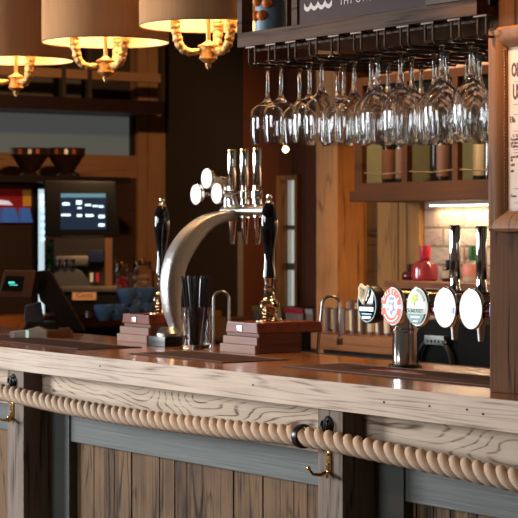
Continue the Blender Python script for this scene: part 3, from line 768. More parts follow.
# ================================================================== CHROME FONT WITH OVAL BADGES
cb = at(405.5, 367, Z=ZT)
ft = thing('beer_font', 'chrome T shaped beer font with a row of round badges and tall taps', 'beer font', (cb.x, cb.y, ZT))
MB().lathe([(0, 0), (.040, 0), (.040, .004), (.034, .008), (0, .008)], 32).build('base', blackm, ft)
MB().lathe([(.0305, .008), (.0305, .082), (.0325, .084), (.0325, .089), (.030, .091), (.030, .17), (0, .17)], 32).build('column', chrome, ft)
ybg = -.075
def fpos(px, py): q = at(px, py, Y=cb.y+ybg); return (q.x-cb.x, ybg, q.z-ZT)
cs = [fpos(368.5, 304.5), fpos(394.8, 306.3), fpos(419.2, 306.8), fpos(446.8, 307.6), fpos(472.7, 309), fpos(504, 311)]
zc = cs[3][2]-.002
MB().tube([(cs[0][0]+.015, 0, zc+.008), (cs[5][0]+.05, 0, zc+.008)], .030, 24).build('cross_bar', mat('bronze_chrome', (.34, .23, .16), .16, 1), ft)
for i, c in enumerate(cs):
    if i == 0: continue
    badge(ft, c, .0445, i, rim=chrome, face=lens_w if i in (3, 4) else lens_s, stem=.05)
# badge one : black harp badge with thick dark rim
c = cs[0]; r = .0435; y0 = c[1]
M = T(c[0], y0, c[2]) @ FRONT
MB().lathe([(0, -.03), (r*.9, -.03), (r*1.02, -.024), (r*1.03, .0), (r*.98, .004), (r*.93, .003), (0, .003)], 40, M).build('badge', darkbrown, ft)
MB().lathe([(r*.95, .0031), (r*.95, .0055), (r*.91, .0055), (r*.91, .0031)], 40, M).build('badge_ring', tealring, ft)
MB().lathe([(r*.87, .0032), (0, .006)], 40, M).build('badge_face', ceram, ft)
MB().tube([(c[0], y0+.03, c[2]), (c[0], 0, zc+.005)], .010, 12).build('badge_stem', chrome, ft)
hg = mat('harp_cream', (.70, .60, .42), .35, emit=(.9, .75, .5), es=.25)
mb = MB()
mb.tube([(c[0]-.022, y0-.008, c[2]+.037), (c[0]-.020, y0-.010, c[2]+.018), (c[0]-.008, y0-.010, c[2]+.001)], [.0035, .0045, .002], 8)
mb.tube([(c[0]-.024, y0-.008, c[2]+.036), (c[0]-.012, y0-.012, c[2]+.045), (c[0]+.002, y0-.010, c[2]+.037), (c[0]+.010, y0-.009, c[2]+.044)], [.004, .005, .004, .0035], 8)
mb.tube([(c[0]+.010, y0-.008, c[2]+.042), (c[0]+.003, y0-.010, c[2]+.020), (c[0]-.008, y0-.010, c[2]+.001)], [.0035, .003, .002], 8)
for k_ in range(4): mb.tube([(c[0]-.016+k_*.006, y0-.009, c[2]+.037), (c[0]-.014+k_*.0035, y0-.008, c[2]+.012)], .0009, 5)
mb.build('harp_emblem', hg, ft)
lw = mat('badge_white', (.85, .85, .82), .4, emit=(1, 1, 1), es=.5)
mb = MB(); letters(mb, 'GUINNESS', .0135, T(c[0], y0-.0068, c[2]-.011) @ FRONT, depth=.0006, bold=.0005); mb.build('badge_lettering', lw, ft, False)
MB().box(c[0]-.022, c[0]+.022, y0-.0062, y0-.0045, c[2]-.0235, c[2]-.0205).build('badge_print', mat('badge_blue', (.10, .35, .6), .4, emit=(.15, .5, .8), es=.4), ft, False)
mb = MB(); letters(mb, 'DRAUGHT', .008, T(c[0], y0-.0062, c[2]-.0305) @ FRONT, depth=.0006, bold=.0003); mb.build('badge_lettering', lw, ft, False)
mb = MB(); letters(mb, 'GUINNESS', .0085, T(c[0]+r*1.03, y0+.012, c[2]-.003) @ Matrix.Rotation(PI/2, 4, 'Z') @ FRONT @ Matrix.Rotation(PI/2, 4, 'Z'), depth=.0006, bold=.0003); mb.build('badge_lettering', lw, ft, False)
# badge two : orange-red ring and blue star
def arcband(mb, c, r0, r1, a0, a1, y, ya=.0008, n_=30):
    b = bmesh.new(); V = []
    for i in range(n_+1):
        a = math.radians(a0+(a1-a0)*i/n_)
        V.append([b.verts.new((c[0]+rr*math.cos(a), y+dy, c[2]+rr*math.sin(a))) for rr in (r0, r1) for dy in (0, ya)])
    for A, B in zip(V, V[1:]):
        b.faces.new((A[0], B[0], B[2], A[2])); b.faces.new((A[1], A[3], B[3], B[1])); b.faces.new((A[0], A[1], B[1], B[0])); b.faces.new((A[2], B[2], B[3], A[3]))
    bmesh.ops.recalc_face_normals(b, faces=b.faces); mb._add(b)
c = cs[1]; y0 = c[1]-.0108
mb = MB(); arcband(mb, c, .027, .041, 8, 172, y0); arcband(mb, c, .027, .041, 188, 352, y0); mb.build('badge_ring', ink_red, ft, False)
mb = MB(); arc_letters(mb, "CALEY'S", .0125, .034, 90, 20, c, y0-.0008)
arc_letters(mb, 'BREWING', .0095, .034, 270, -17, (c[0], 0, c[2]), y0-.0008) if False else None
arcband(mb, c, .0325, .0355, 215, 325, y0-.0006); mb.build('badge_lettering', lw, ft, False)
mb = MB(); stp = []
for i in range(10):
    a = -PI/2+i*PI/5; rr = .0185 if i % 2 == 0 else .009; stp.append((c[0]+rr*math.cos(a), c[2]-.003+rr*math.sin(a)))
mb.prism(stp, y0-.001, y0); mb.prism([(c[0]-.009, c[2]+.014), (c[0]+.009, c[2]+.014), (c[0]+.011, c[2]+.023), (c[0]+.005, c[2]+.018), (c[0], c[2]+.025), (c[0]-.005, c[2]+.018), (c[0]-.011, c[2]+.023)], y0-.001, y0)
mb.build('badge_star', ink_blue, ft, False)
MB().ball((c[0], y0-.0005, c[2]-.003), .0078, 14, (1, .25, 1)).build('badge_ball', lw, ft)
# badge three : tree and green band
c = cs[2]; y0 = c[1]-.0108; random.seed(9)
mb = MB()
for i in range(16):
    a = random.uniform(0, 6.28); rr = .012*math.sqrt(random.random()); mb.ball((c[0]-.004+rr*math.cos(a), y0, c[2]+.018+rr*math.sin(a)), .0045, 8, (1, .2, 1))
mb.tube([(c[0]-.004, y0, c[2]+.008), (c[0]-.004, y0, c[2]-.001)], .0014, 6); mb.box(c[0]-.014, c[0]+.008, y0-.0004, y0+.0004, c[2]-.002, c[2]-.001)
mb.build('badge_tree', ink_lime, ft)
mb = MB(); letters(mb, 'SOMERSBY', .0140, T(c[0]-.001, y0-.0002, c[2]-.009) @ FRONT, depth=.0006, bold=.0003); arcband(mb, c, .035, .0415, 20, 85, y0); mb.build('badge_lettering', ink_green, ft, False)
mb = MB(); bt_ = []
for i in range(25):
    a = math.radians(202+136*i/24); bt_.append((c[0]+.040*math.cos(a), c[2]+.040*math.sin(a)))
mb.prism(bt_, y0-.0006, y0+.004); mb.build('badge_band', ink_green, ft, False)
MB().box(c[0]-.018, c[0]+.018, y0-.0014, y0-.0006, c[2]-.0245, c[2]-.021).box(c[0]-.010, c[0]+.010, y0-.0014, y0-.0006, c[2]-.033, c[2]-.031).build('badge_print', lw, ft, False)
# badge four : blue band
c = cs[3]; y0 = c[1]-.0108
mb = MB(); mb.prism([(c[0]-.040, c[2]-.001), (c[0]-.040, c[2]-.009), (c[0]-.01, c[2]-.0065), (c[0]+.01, c[2]-.0065), (c[0]+.040, c[2]-.012), (c[0]+.040, c[2]+.001), (c[0]+.01, c[2]-.0025), (c[0]-.01, c[2]-.0025)], y0-.0006, y0+.003)
mb.build('badge_band', mat('ink_violet', (.3, .3, .8), .4, emit=(.34, .36, .92), es=.75), ft, False)
mb = MB(); letters(mb, 'ANGELO', .0150, T(c[0], y0-.0004, c[2]+.017) @ FRONT, depth=.0005); letters(mb, 'P', .012, T(c[0], y0-.0004, c[2]-.020) @ FRONT, depth=.0005); mb.build('badge_lettering', ink_pblue, ft, False)
c = cs[4]; y0 = c[1]-.0108
mb = MB(); letters(mb, 'PORT', .0185, T(c[0]+.003, y0-.0004, c[2]+.003) @ FRONT, depth=.0005); mb.build('badge_lettering', ink_pink, ft, False)
c = cs[5]; y0 = c[1]-.0108
mb = MB(); arcband(mb, c, .030, .041, 0, 360, y0, n_=40); mb.build('badge_ring', ink_blue, ft, False)
for ch in list(ft.children):          # the badges are upright ovals
    if ch.name.startswith('badge') and 'stem' not in ch.name and ch.data:
        m_ = ch.data; cx0 = sum((v.co.x for v in m_.vertices))/len(m_.vertices)
        cn = min(cs, key=lambda c_: abs(c_[0]-cx0))[0]
        for v in m_.vertices: v.co.x = cn+(v.co.x-cn)*.86
# taps with tall chrome handles
for (px, yt) in ((455, 225), (481.5, 226)):
    q = at(px, 300, Y=cb.y+.0); x = q.x-cb.x
    ztop = at(px, yt, Y=cb.y).z-ZT
    MB().lathe([(.012, .028), (.0135, .030), (.0135, .040), (.0115, .044), (.0115, .070), (0, .070)], 20, T(x, 0, zc)).build('tap_body', chrome, ft)
    MB().lathe([(.0095, .046), (.0100, .060), (0, .060)], 18, T(x, 0, zc)).build('tap_ring', brass, ft)
    MB().lathe([(.0105, .062), (.0125, .066), (.0130, ztop-zc-.002), (.0122, ztop-zc), (0, ztop-zc)], 24, T(x, 0, zc)).build('tap_handle', chrome, ft)
    MB().lathe([(0, -.082), (.0065, -.082), (.0125, -.022), (0, -.022)], 18, T(x-.002, 0, zc+.008)).build('spout', steel, ft)

# ================================================================== TILL ON THE FRONT COUNTER
tl_ = at(35, 331, Z=ZT)
Dt = (tl_-CAM).dot(FWD); st = Dt/FPX
till = thing('till', 'black touch screen till leaning on its base at the left end of counter', 'till', (tl_.x, tl_.y, ZT), ROTC+.11)
X_ = lambda px: (px-35)*st
Z_ = lambda py: (331-py)*st
MB().prism([(X_(22), Z_(331)), (X_(60), Z_(331)), (X_(56), Z_(322)), (X_(27), Z_(322))], -.05, .10, bev=.004).build('base', black, till)
MB().prism([(X_(24), Z_(322)), (X_(44), Z_(322)), (X_(41), Z_(302)), (X_(25), Z_(306))], 0, .07, bev=.006).build('neck', mat('grey_plastic', (.06, .06, .07), .3), till)
MB().prism([(X_(36), Z_(281)), (X_(50), Z_(269.5)), (X_(85), Z_(330.8)), (X_(70), Z_(330.8)), (X_(40), Z_(300))], -.03, .20, bev=.005).build('screen_body', black, till)
MB().prism([(X_(48.5), Z_(270.5)), (X_(50), Z_(269.3)), (X_(85.5), Z_(330.8)), (X_(83.5), Z_(330.8))], -.032, .05).build('screen_edge', darkbrown, till, False)
cd = MB().prism([(X_(5), Z_(270)), (X_(36), Z_(270)), (X_(31), Z_(297)), (X_(-1), Z_(296))], -.06, -.01, bev=.006).build('customer_display', mat('display_brown', (.10, .045, .025), .3), till)
MB().prism([(X_(7), Z_(275)), (X_(25), Z_(276)), (X_(22), Z_(291)), (X_(2), Z_(290))], -.063, -.058).build('display_screen', black, cd, False)
MB().box(X_(9), X_(15), -.0645, -.063, Z_(283), Z_(281)).box(X_(10), X_(18), -.0645, -.063, Z_(284.8), Z_(284)).build('display_digits', mat('digits', (.1, .7, .6), .4, emit=(.1, .9, .8), es=.9), cd, False)
MB().prism([(X_(33), Z_(272)), (X_(48), Z_(270)), (X_(48), Z_(290)), (X_(30), Z_(297))], -.03, .06, bev=.004).build('display_bracket', black, till)
# bits of shiny clutter before the till
def card_stand(px, py, label):
    p = at(px, py, Z=ZT); s_ = (p-CAM).dot(FWD)/FPX
    c_ = thing('chrome_box', label, 'box', (p.x, p.y, ZT), ROTC)
    MB().prism([(-18*s_, 0), (18*s_, 0), (18*s_, 8*s_), (10*s_, 11.5*s_), (-2*s_, 8*s_), (-18*s_, 6.5*s_)], -.02, .03, bev=.002).build('case', mat('box_steel', (.85, .78, .68), .25, .55), c_)
    MB().box(-2*s_, 1*s_, -.0215, -.019, .5*s_, 8*s_).build('white_strip', mat('strip_white', (.6, .8, .75), .3, emit=(.6, .9, .8), es=.5), c_, False)
    MB().box(-16*s_, -13*s_, -.0215, -.019, .5*s_, 5*s_).build('end_cap', white, c_, False)
card_stand(28.5, 338, 'small chrome bill holder box on the counter by the till')
p = at(60, 337, Z=ZT); s_ = (p-CAM).dot(FWD)/FPX
c_ = thing('coin_tray', 'small brown tray with silver clips before the till', 'tray', (p.x, p.y, ZT), ROTC)
MB().box(-12*s_, 12*s_, -.02, .03, 0, 7*s_, bev=.003).build('tray', mat('amber_tray', (.18, .08, .04), .25, .3), c_)
for i in range(5): MB().box((0+i*2.2)*s_, (1.4+i*2.2)*s_, -.022, .0, 7*s_, 10*s_, bev=.001).build('clip', chrome, c_)

# ================================================================== BACK COUNTERS
bc = thing('back_counter', 'brown wooden back counter under the plank wall', 'counter', (0, 1.60, 0))
xb0 = at(311, 335, Y=1.6).x
bx(xb0, 2.3, 0, .56, 1.005, 1.06, bev=.004).build('countertop', backtop, bc, False)
bx(xb0+.02, 2.3, .04, .56, 0, 1.005).build('carcass', black, bc, False)
lc = thing('side_counter', 'brown wooden counter under the hatch at far left', 'counter', (-4.1, 0, 0))
bx(-.6, 0, .2, YW-.03, .99, 1.048, bev=.004).build('countertop', backtop, lc, False)
bx(-.6, -.04, .2, YW-.03, 0, .99).build('carcass', black, lc, False)
# low cabinet before the red door
cz = at(280, 322, Y=2.25).z
xm0 = at(205, 322, Y=2.25).x; xm1 = at(318, 322, Y=2.25).x
lw_ = thing('low_cabinet', 'low brown cabinet before the red boarded partition', 'cabinet', (0, 2.25, 0))
bx(xm0, xm1, 0, .27, cz-.10, cz, bev=.003).build('top', wood('cabinet_top', (.20, .085, .035), (.10, .04, .018), 'X', lines=3, rough=.4), lw_, False)
bx(xm0+.02, xm1-.02, .02, .27, 0, cz-.10).build('body', mat('cab_body', (.05, .022, .012), .5), lw_, False)
def tub(px0_, px1_, ytop, lidcol, label, h):
    a = at(px0_, 322, Y=2.33).x; b_ = at(px1_, 322, Y=2.33).x
    t_ = thing('food_tub', label, 'tub', ((a+b_)/2, 2.33, cz), 0, 'lidded tubs before the door'); hw = (b_-a)/2-.006
    MB().prism([(-hw*.9, 0), (hw*.9, 0), (hw, h), (-hw, h)], -.02, .06, bev=.003).build('tub', mat('tub_clear', (.30, .22, .18), .3), t_)
    MB().box(-hw*1.03, hw*1.03, -.025, .065, h, h+.022, bev=.004).build('lid', lidcol, t_)
tub(256, 270, 318, mat('lid_lime', (.30, .30, .03), .4), 'small tub with yellow green lid behind the centre hand pump', .035)
tub(272, 286, 318, mat('lid_yellow', (.40, .30, .03), .4), 'small tub with dull yellow lid between green and red lids', .035)
tub(288, 308, 316, mat('lid_red', (.50, .02, .03), .4), 'small tub with red lid behind the centre hand pump', .035)
tub(309, 318, 318, mat('lid_pale', (.55, .42, .38), .4), 'small tub with pale lid beside the honey timber post', .035)
# folded dark cloth + chrome rail
p = at(296, 309, Y=2.45)
mb = MB().box(-.10, .12, -.05, .05, 0, .03, bev=.012).box(-.085, .10, -.045, .05, .028, .055, bev=.012)
o = mb.build('folded_cloth', mat('navy_cloth', (.015, .02, .05), .9)); tag(o, 'folded navy cloth on the low cabinet behind the red lid', 'cloth', loc=(p.x, 2.45, cz))

# striped tumblers on the back counter
brownish = mat('dusty_brown', (.16, .09, .07), .5)
cp = None
for i in range(9):
    px = 328.5+i*8.6
    q = at(px, 330, Y=1.70)
    if cp is None:
        cp = thing('paper_cup', 'x', 'cup', (q.x, 1.70, 1.06), 0, 'cream banded cups on the back counter')
        MB().lathe([(0, 0), (.0150, 0), (.0172, .086), (.0160, .086), (.0140, .004), (0, .004)], 20).build('cup', brownish, cp)
        MB().lathe([(.0153, .010), (.0156, .010), (.0176, .080), (.0172, .080)], 20).build('band', cream, cp)
        bm_ = [ch for ch in cp.children if ch.name.startswith('band')][0].data
        bb = bmesh.new(); bb.from_mesh(bm_)
        bmesh.ops.delete(bb, geom=[f for f in bb.faces if math.sin(math.atan2(f.calc_center_median().y, f.calc_center_median().x)*2+.6) > .1], context='FACES')
        bb.to_mesh(bm_); bb.free(); o = cp
    else: o = copy_thing(cp, (q.x, 1.70, 1.06))
    o.rotation_euler = (0, 0, random.uniform(0, 6))
    o['label'] = ['leftmost cream banded cup on the back counter', 'second cream banded cup from the left on the back counter', 'third cream banded cup from the left on the back counter', 'fourth cream banded cup, left of the harp badge', 'fifth cream banded cup, behind the harp badge', 'sixth cream banded cup, right of the harp badge', 'seventh cream banded cup, behind the red ringed badge', 'eighth cream banded cup, behind the chrome column', 'ninth cream banded cup, hidden by the chrome column'][i]
q = at(351, 330, Y=1.76); o = copy_thing(cp, (q.x, 1.765, 1.06), 'taller cream banded cup at the rear of the row left of the harp badge'); o.scale = (1.1, 1.1, 1.3)

# black machine behind the chrome font
q0 = at(414, 340, Y=1.02); q1_ = at(497, 340, Y=1.02)
mc = thing('black_machine', 'black vented machine standing behind the chrome beer font', 'machine', ((q0.x+q1_.x)/2, 1.02, 0))
hw = (q1_.x-q0.x)/2; zt_ = at(450, 322, Y=1.02).z
bx(-hw, hw+.5, 0, .35, 0, zt_, bev=.01).build('case', mat('matt_black', (.006, .006, .006), .8, spec=.08), mc)
vx0 = at(424, 340, Y=1.0).x-mc.location.x; vx1 = at(444, 340, Y=1.0).x-mc.location.x
vz0 = at(434, 345, Y=1.0).z; vz1 = at(434, 335.5, Y=1.0).z
vp = bx(vx0, vx1, -.02, .0, vz0, vz1, bev=.003).build('vent_panel', mat('vent_grey', (.10, .105, .10), .4), mc)
for i in range(6):
    x = vx0+.012+i*.016; bx(x, x+.006, -.022, -.018, vz0+.006, vz1-.012).build('vent_slot', black, vp, False)
mb = MB(); ac = at(432, 368, Y=1.0); ps = []
for i in range(13):
    a = PI*i/12; ps.append((ac.x-mc.location.x+.075*math.cos(a), -.012, ac.z+.005+.075*math.sin(a)))
mb.tube(ps, .006, 8).build('hose', mat('hose_grey', (.035, .033, .035), .4), mc)

# ================================================================== WALL CABINET
YK = 1.94
k0 = at(354.5, 200, Y=YK).x; kz = at(420, 199, Y=YK).z
kc = thing('wall_cabinet', 'brown wall cabinet of open green lined bays above the brick wall', 'cabinet', (k0, YK, kz))
KX = lambda px: at(px, 180, Y=YK).x-k0
KL = 1.7-k0; kh = .42
bx(-.012, KL, -.015, YC-YK-.005, -.006, .034, bev=.004).build('base_moulding', cabwood, kc, False)
bx(0, KL, 0, .022, .034, .062).build('bottom_rail', cabwood, kc, False)
bx(0, KL, 0, YC-YK-.005, kh, kh+.03).build('top_board', cabwood, kc, False)
green = mat('sage_lining', (.34, .37, .25), .6)
bx(.005, KL, YC-YK-.02, YC-YK-.005, .03, kh).build('green_back', green, kc, False)
st_ = [(0, KX(362))] + [(KX(a), KX(a+5.5)) for a in (401.5, 452, 503)]
for i, (a, b_) in enumerate(st_):
    bx(a, b_, 0, .022, .062, kh).build('stile', cabwood, kc, False)
    # side cheek with a scooped foot, lined in green
    pr = [(.022, .062)]+[(.022+.10*math.sin(t*PI/16), .062+.035*(1-math.cos(t*PI/16))) for t in range(9)]+[(YC-YK-.022, .097), (YC-YK-.022, kh), (.022, kh)]
    bb = bmesh.new(); A = [bb.verts.new((b_-.012, p_[0], p_[1])) for p_ in pr[1:]]; B = [bb.verts.new((b_-.001, p_[0], p_[1])) for p_ in pr[1:]]
    bb.faces.new(A); bb.faces.new(B[::-1])
    for j in range(len(A)): bb.faces.new((A[j], B[j], B[(j+1) % len(A)], A[(j+1) % len(A)]))
    bmesh.ops.recalc_face_normals(bb, faces=bb.faces); m_ = MB(); m_._add(bb); m_.build('green_cheek', green, kc, False)
for i in range(3):
    a = st_[i][1]; b_ = st_[i+1][0]; zc_ = at(KX and 400, 171.5, Y=YK).z-kz
    mb = MB()
    nb = 26
    for j in range(nb):
        t = (j+.5)/nb; mb.ball((a+(b_-a)*t, .010, zc_-.006*math.sin(PI*t)), .0032, 6)
    o = mb.build('bead_chain', mat('chain_gold', (.50, .36, .22), .3, .8))
    tag(o, ['bead chain across the first cabinet bay from the left', 'bead chain across the middle cabinet bay', 'bead chain across the right cabinet bay beside the picture frame'][i], 'chain', 'bead chains on the cabinet', loc=(k0, YK, kz))
# LED strip below the cabinet
ls = thing('strip_light', 'warm white strip light under the wall cabinet', 'light', (at(428, 200, Y=2.15).x, 2.15, kz-.018))
led = mat('led_strip', (1, .9, .7), .4, emit=(1, .86, .62), es=7)
Ls = 1.6-ls.location.x
bx(0, Ls, 0, .03, 0, .011).build('housing', white, ls, False); bx(.005, Ls, .004, .026, -.004, .0).build('diffuser', led, ls, False)
l = bpy.data.lights.new('strip_glow', 'AREA'); l.shape = 'RECTANGLE'; l.size = Ls; l.size_y = .03; l.energy = 14; l.color = (1, .80, .52)
o = bpy.data.objects.new('strip_glow', l); COL.objects.link(o); o.parent = ls; o.location = (Ls/2, .015, -.007)

# bottles
def bottle(px, Y, z, r, h, body, capc, label_, lab, name='bottle', square=False, labcol=None):
    q = at(px, 200, Y=Y)
    b_ = thing(name, label_, 'bottle', (q.x, Y, z), 0)
    if square: prof = [(0, 0), (r*.9, 0), (r, .006), (r*1.02, h*.30), (r*.9, h*.48), (r*.4, h*.58), (r*.28, h*.62), (r*.28, h*.9), (0, h*.9)]
    else: prof = [(0, 0), (r*.95, 0), (r, .005), (r, h*.62), (r*.85, h*.69), (r*.38, h*.76), (r*.35, h*.93), (0, h*.93)]
    MB().lathe(prof, 20).build('bottle_body', body, b_)
    zc0 = h*(.62 if square else .86)
    MB().lathe([(r*.42, zc0), (r*.44, zc0+.002), (r*.44, h), (0, h)], 16).build('cap', capc, b_)
    if lab: MB().lathe([(r*1.01, h*.15), (r*1.03, h*.16), (r*1.03, h*.5), (r*1.01, h*.51)], 20).build('paper_label', labcol or white, b_)
    return b_
dkglass = mat('dark_glass', (.012, .010, .008), .08, coat=.5)
amber = mat('amber_glass', (.20, .07, .015), .08, coat=.5)
pinkg = mat('pink_spirit', (.26, .03, .04), .12, coat=.5, emit=(.5, .05, .06), es=.04)
redcap = mat('red_cap', (.55, .03, .05), .35)
zb_ = kz+.034
tan_l = mat('tan_label', (.15, .07, .04), .6); blue_l = mat('blue_label', (.10, .16, .28), .5); wine_l = mat('cream_label', (.42, .34, .24), .6)
bottle(388.5, 2.05, zb_, .025, .30, dkglass, black, 'dark bottle with tan label, left one in the left cabinet bay', True, labcol=tan_l)
bottle(395.3, 2.10, zb_, .014, .30, mat('steel_blue_glass', (.12, .18, .28), .1, coat=.5), steel, 'blue grey bottle between two tan labels in the left cabinet bay', False)
bottle(402.5, 2.05, zb_, .026, .30, dkglass, black, 'dark bottle with tan label, right one in the left cabinet bay', True, labcol=tan_l)
bottle(429, 2.06, zb_, .022, .30, amber, brass, 'amber bottle on the left side of the middle cabinet bay', False)
bottle(436, 2.05, zb_, .023, .31, dkglass, black, 'plain dark bottle in the middle cabinet bay', False)
bottle(444, 2.04, zb_, .026, .31, dkglass, black, 'dark bottle with brown label in the middle cabinet bay', True, labcol=tan_l)
bottle(451.5, 2.11, zb_, .018, .31, mat('blue_glass', (.10, .20, .42), .1, coat=.5), steel, 'blue bottle at the right of the middle cabinet bay', False)
bottle(480, 2.04, zb_, .030, .30, mat('green_dark_glass', (.012, .02, .012), .08, coat=.5), mat('dull_orange', (.4, .15, .05), .4), 'wine bottle with cream label in the right cabinet bay', True, labcol=wine_l)
bottle(491, 2.04, zb_, .024, .30, dkglass, black, 'plain dark bottle beside the picture frame in the right cabinet bay', False)
# ledge and its bottles
lz0 = at(415, 288, Y=1.93).z
x0 = at(384, 285, Y=1.93).x
ld = bx(x0, 1.4, 1.93, YC-.02, lz0, lz0+.022, bev=.003).build('wall_shelf', wood('ledge_wood', (.16, .060, .025), (.06, .022, .01), 'X', lines=3), None, False)
tag(ld, 'brown wooden ledge behind the beer font carrying bottles', 'shelf')
zb_ = lz0+.022
bottle(425, 2.06, zb_, .048, at(425, 245.5, Y=2.06).z-zb_, pinkg, redcap, 'round pink bottle with a red cap on the ledge', False, square=True)
bottle(448.5, 2.06, zb_, .024, at(448.5, 260, Y=2.06).z-zb_, dkglass, black, 'small dark bottle behind the left tall tap handle', True, labcol=wine_l, square=True)
bottle(473, 2.06, zb_, .036, at(473, 246, Y=2.06).z-zb_, mat('pale_spirit', (.40, .38, .28), .1, coat=.4), mat('green_cap', (.03, .16, .04), .4), 'pale bottle with green cap left of the right tall tap handle', True, labcol=mat('red_white_label', (.55, .20, .15), .5), square=True)
bottle(410, 2.08, zb_, .030, at(410, 264, Y=2.06).z-zb_, mat('claret_glass', (.10, .012, .012), .15, coat=.4), darkbrown, 'dark claret bottle left of the round pink bottle', False, square=True)

# bare bulb
q = at(285.5, 149.5, D=8.0)
bl = thing('bare_bulb', 'small glowing bare bulb hanging before the red partition', 'bulb', (q.x, q.y, q.z))
MB().ball((0, 0, 0), .011, 16).build('bulb', mat('hot_bulb', (1, .8, .5), .3, emit=(1, .72, .38), es=60), bl)
MB().lathe([(0, .010), (.010, .010), (.010, .035), (0, .035)], 16).build('holder', brass, bl)
MB().tube([(0, 0, .035), (0, 0, 3.0-q.z)], .002, 6).build('cord', black, bl)

# ================================================================== LEFT BACK COUNTER
CT = 1.048
def lthing(px, X, name, label, cat, z=CT, rot=PI/2, group=None):
    q = at(px, 280, X=X); t_ = thing(name, label, cat, (X, q.y, z), rot, group)
    D_ = (q-CAM).dot(FWD); return t_, D_/FPX, D_
# fridge: local x -> world +Y, local -y -> world +X
fy, s_, D_ = lthing(18, -4.28, 'drinks_fridge', 'glass fronted drinks fridge with lit edge strip at far left', 'fridge')
fp = s_/.83
Zp = lambda py: (231-py)*s_+CAM.z-CT
FX = lambda px: (px-18)*fp
MB().box(FX(-20), FX(44), .03, .40, 0, Zp(183)).build('cabinet', mat('fridge_black', (.012, .010, .010), .4), fy, False)
MB().box(FX(-20), FX(32), .0, .03, 0, Zp(224)).build('lower_door', mat('lower_dark', (.035, .022, .018), .3), fy, False)
MB().box(FX(-20), FX(31), .012, .03, Zp(223), Zp(189)).build('poster_panel', mat('fridge_red', (.22, .012, .012), .4, emit=(.5, .02, .02), es=.08), fy, False)
MB().box(FX(23.5), FX(31), .008, .012, Zp(206), Zp(190)).build('orange_patch', mat('orange_patch', (.5, .22, .03), .5, emit=(.7, .3, .05), es=.12), fy, False)
bc_ = mat('blue_pack', (.04, .12, .35), .4, emit=(.05, .18, .6), es=.25)
for (a, b_) in ((1, 17), (18, 30)): MB().prism([(FX(a), Zp(222.5)), (FX(b_), Zp(222.5)), (FX(b_-3), Zp(208)), (FX(a+2), Zp(208))], -.02, .011, bev=.003).build('blue_pack', bc_, fy)
MB().prism([(FX(0), Zp(205)), (FX(14), Zp(205)), (FX(10), Zp(201)), (FX(2), Zp(200))], .006, .011).build('white_flash', mat('flash', (.6, .6, .65), .4, emit=(.8, .8, .9), es=.5), fy, False)
MB().box(FX(31), FX(36), -.01, .03, 0, Zp(186)).build('door_frame', mat('frame_dark', (.02, .018, .022), .3, .5), fy, False)
MB().box(FX(36.5), FX(41.5), -.012, .03, 0, Zp(189)).build('light_strip', mat('cool_strip', (.5, .6, .7), .4, emit=(.55, .72, .78), es=1.0), fy, False)
for i in range(7):
    zz_ = Zp(196+i*7.2); MB().ball((FX(40.2), -.014, zz_), .0085, 10).build('led', mat('blue_led', (.6, .8, 1), .3, emit=(.45, .75, 1.0), es=1.8), fy)
MB().box(FX(-20), FX(36), -.005, .028, Zp(189), Zp(184)).build('top_trim', mat('trim_brown', (.16, .07, .05), .4), fy, False)
ftop = CT+Zp(183)
# board above fridge carrying the hoppers
q = at(60, 180, X=-4.2)
sb = bx(-4.6, -4.16, at(-25, 180, X=-4.2).y, at(126, 180, X=-4.2).y, ftop+.002, ftop+.03).build('top_shelf', mat('shelf_black', (.015, .010, .010), .4), None, False)
tag(sb, 'black shelf board on top of the drinks fridge', 'shelf')
def hopper(px, label):
    q = at(px, 170, X=-4.35); D__ = (q-CAM).dot(FWD); s1 = D__/FPX
    h = thing('serving_bowl', label, 'bowl', (-4.35, q.y, ftop+.03), 0, 'flared dark bowls on the shelf')
    z1 = q.z+(170-149)*s1-ftop-.03; 
    MB().lathe([(0, 0), (.05, 0), (.05, .008), (.025, .022), (.04, .032), (.078, z1*.7), (.088, z1*.78), (.088, z1), (.083, z1), (.083, z1*.8), (.03, .04), (0, .04)], 28).build('bowl', mat('smoked_glass', (.03, .014, .012), .12, coat=.6), h)
    MB().torus(.086, .004, T(0, 0, z1), 28, 6).build('rim', steel, h)
    for i, a in enumerate((-1.0, -.4, .1, .5)):
        aa = a+ROTC-PI/2; MB().box(-.008, .008, -.003, .003, z1*.80, z1*.97, M=T(.089*math.cos(aa), .089*math.sin(aa), 0) @ Matrix.Rotation(aa+PI/2, 4, 'Z')).build('rim_glint', [steel, mat('copper_glint', (.55, .14, .05), .3, .4)][i % 2], h)  # small plates that colour in copper and silver reflections on the bowl
hopper(30, 'flared dark glass bowl on the left of the black shelf'); hopper(66, 'flared dark glass bowl on the right, above the lit screen')

# screen
q = at(81, 208, D=8.66); ss = 8.66/FPX; BZ = CAM.z+(231-238)*8.55/FPX-CT
mo = thing('touch_screen', 'black framed lit touch screen on top of the coffee machine at left', 'screen', (q.x, q.y, CT), ROTC+.085)
mz = lambda py: CAM.z+(231-py)*ss-CT; mxx = lambda px: (px-81)*ss
MB().prism([(mxx(44), mz(180)), (mxx(116), mz(181)), (mxx(120), mz(236)), (mxx(45), mz(237))], 0, .045, bev=.012).build('housing', black, mo)
scr = bx(mxx(60.5), mxx(106), -.003, .002, mz(229.5), mz(193)).build('display', mat('display_navy', (.012, .018, .03), .2, emit=(.02, .045, .10), es=.4), mo, False)
dw = mat('ui_light', (.5, .7, .8), .4, emit=(.62, .85, 1.0), es=1.8); db = mat('ui_blue', (.1, .3, .4), .4, emit=(.06, .18, .30), es=.7)
MB().box(mxx(61), mxx(105.5), -.005, -.003, mz(197.5), mz(193.5)).build('title_bar', db, scr, False)
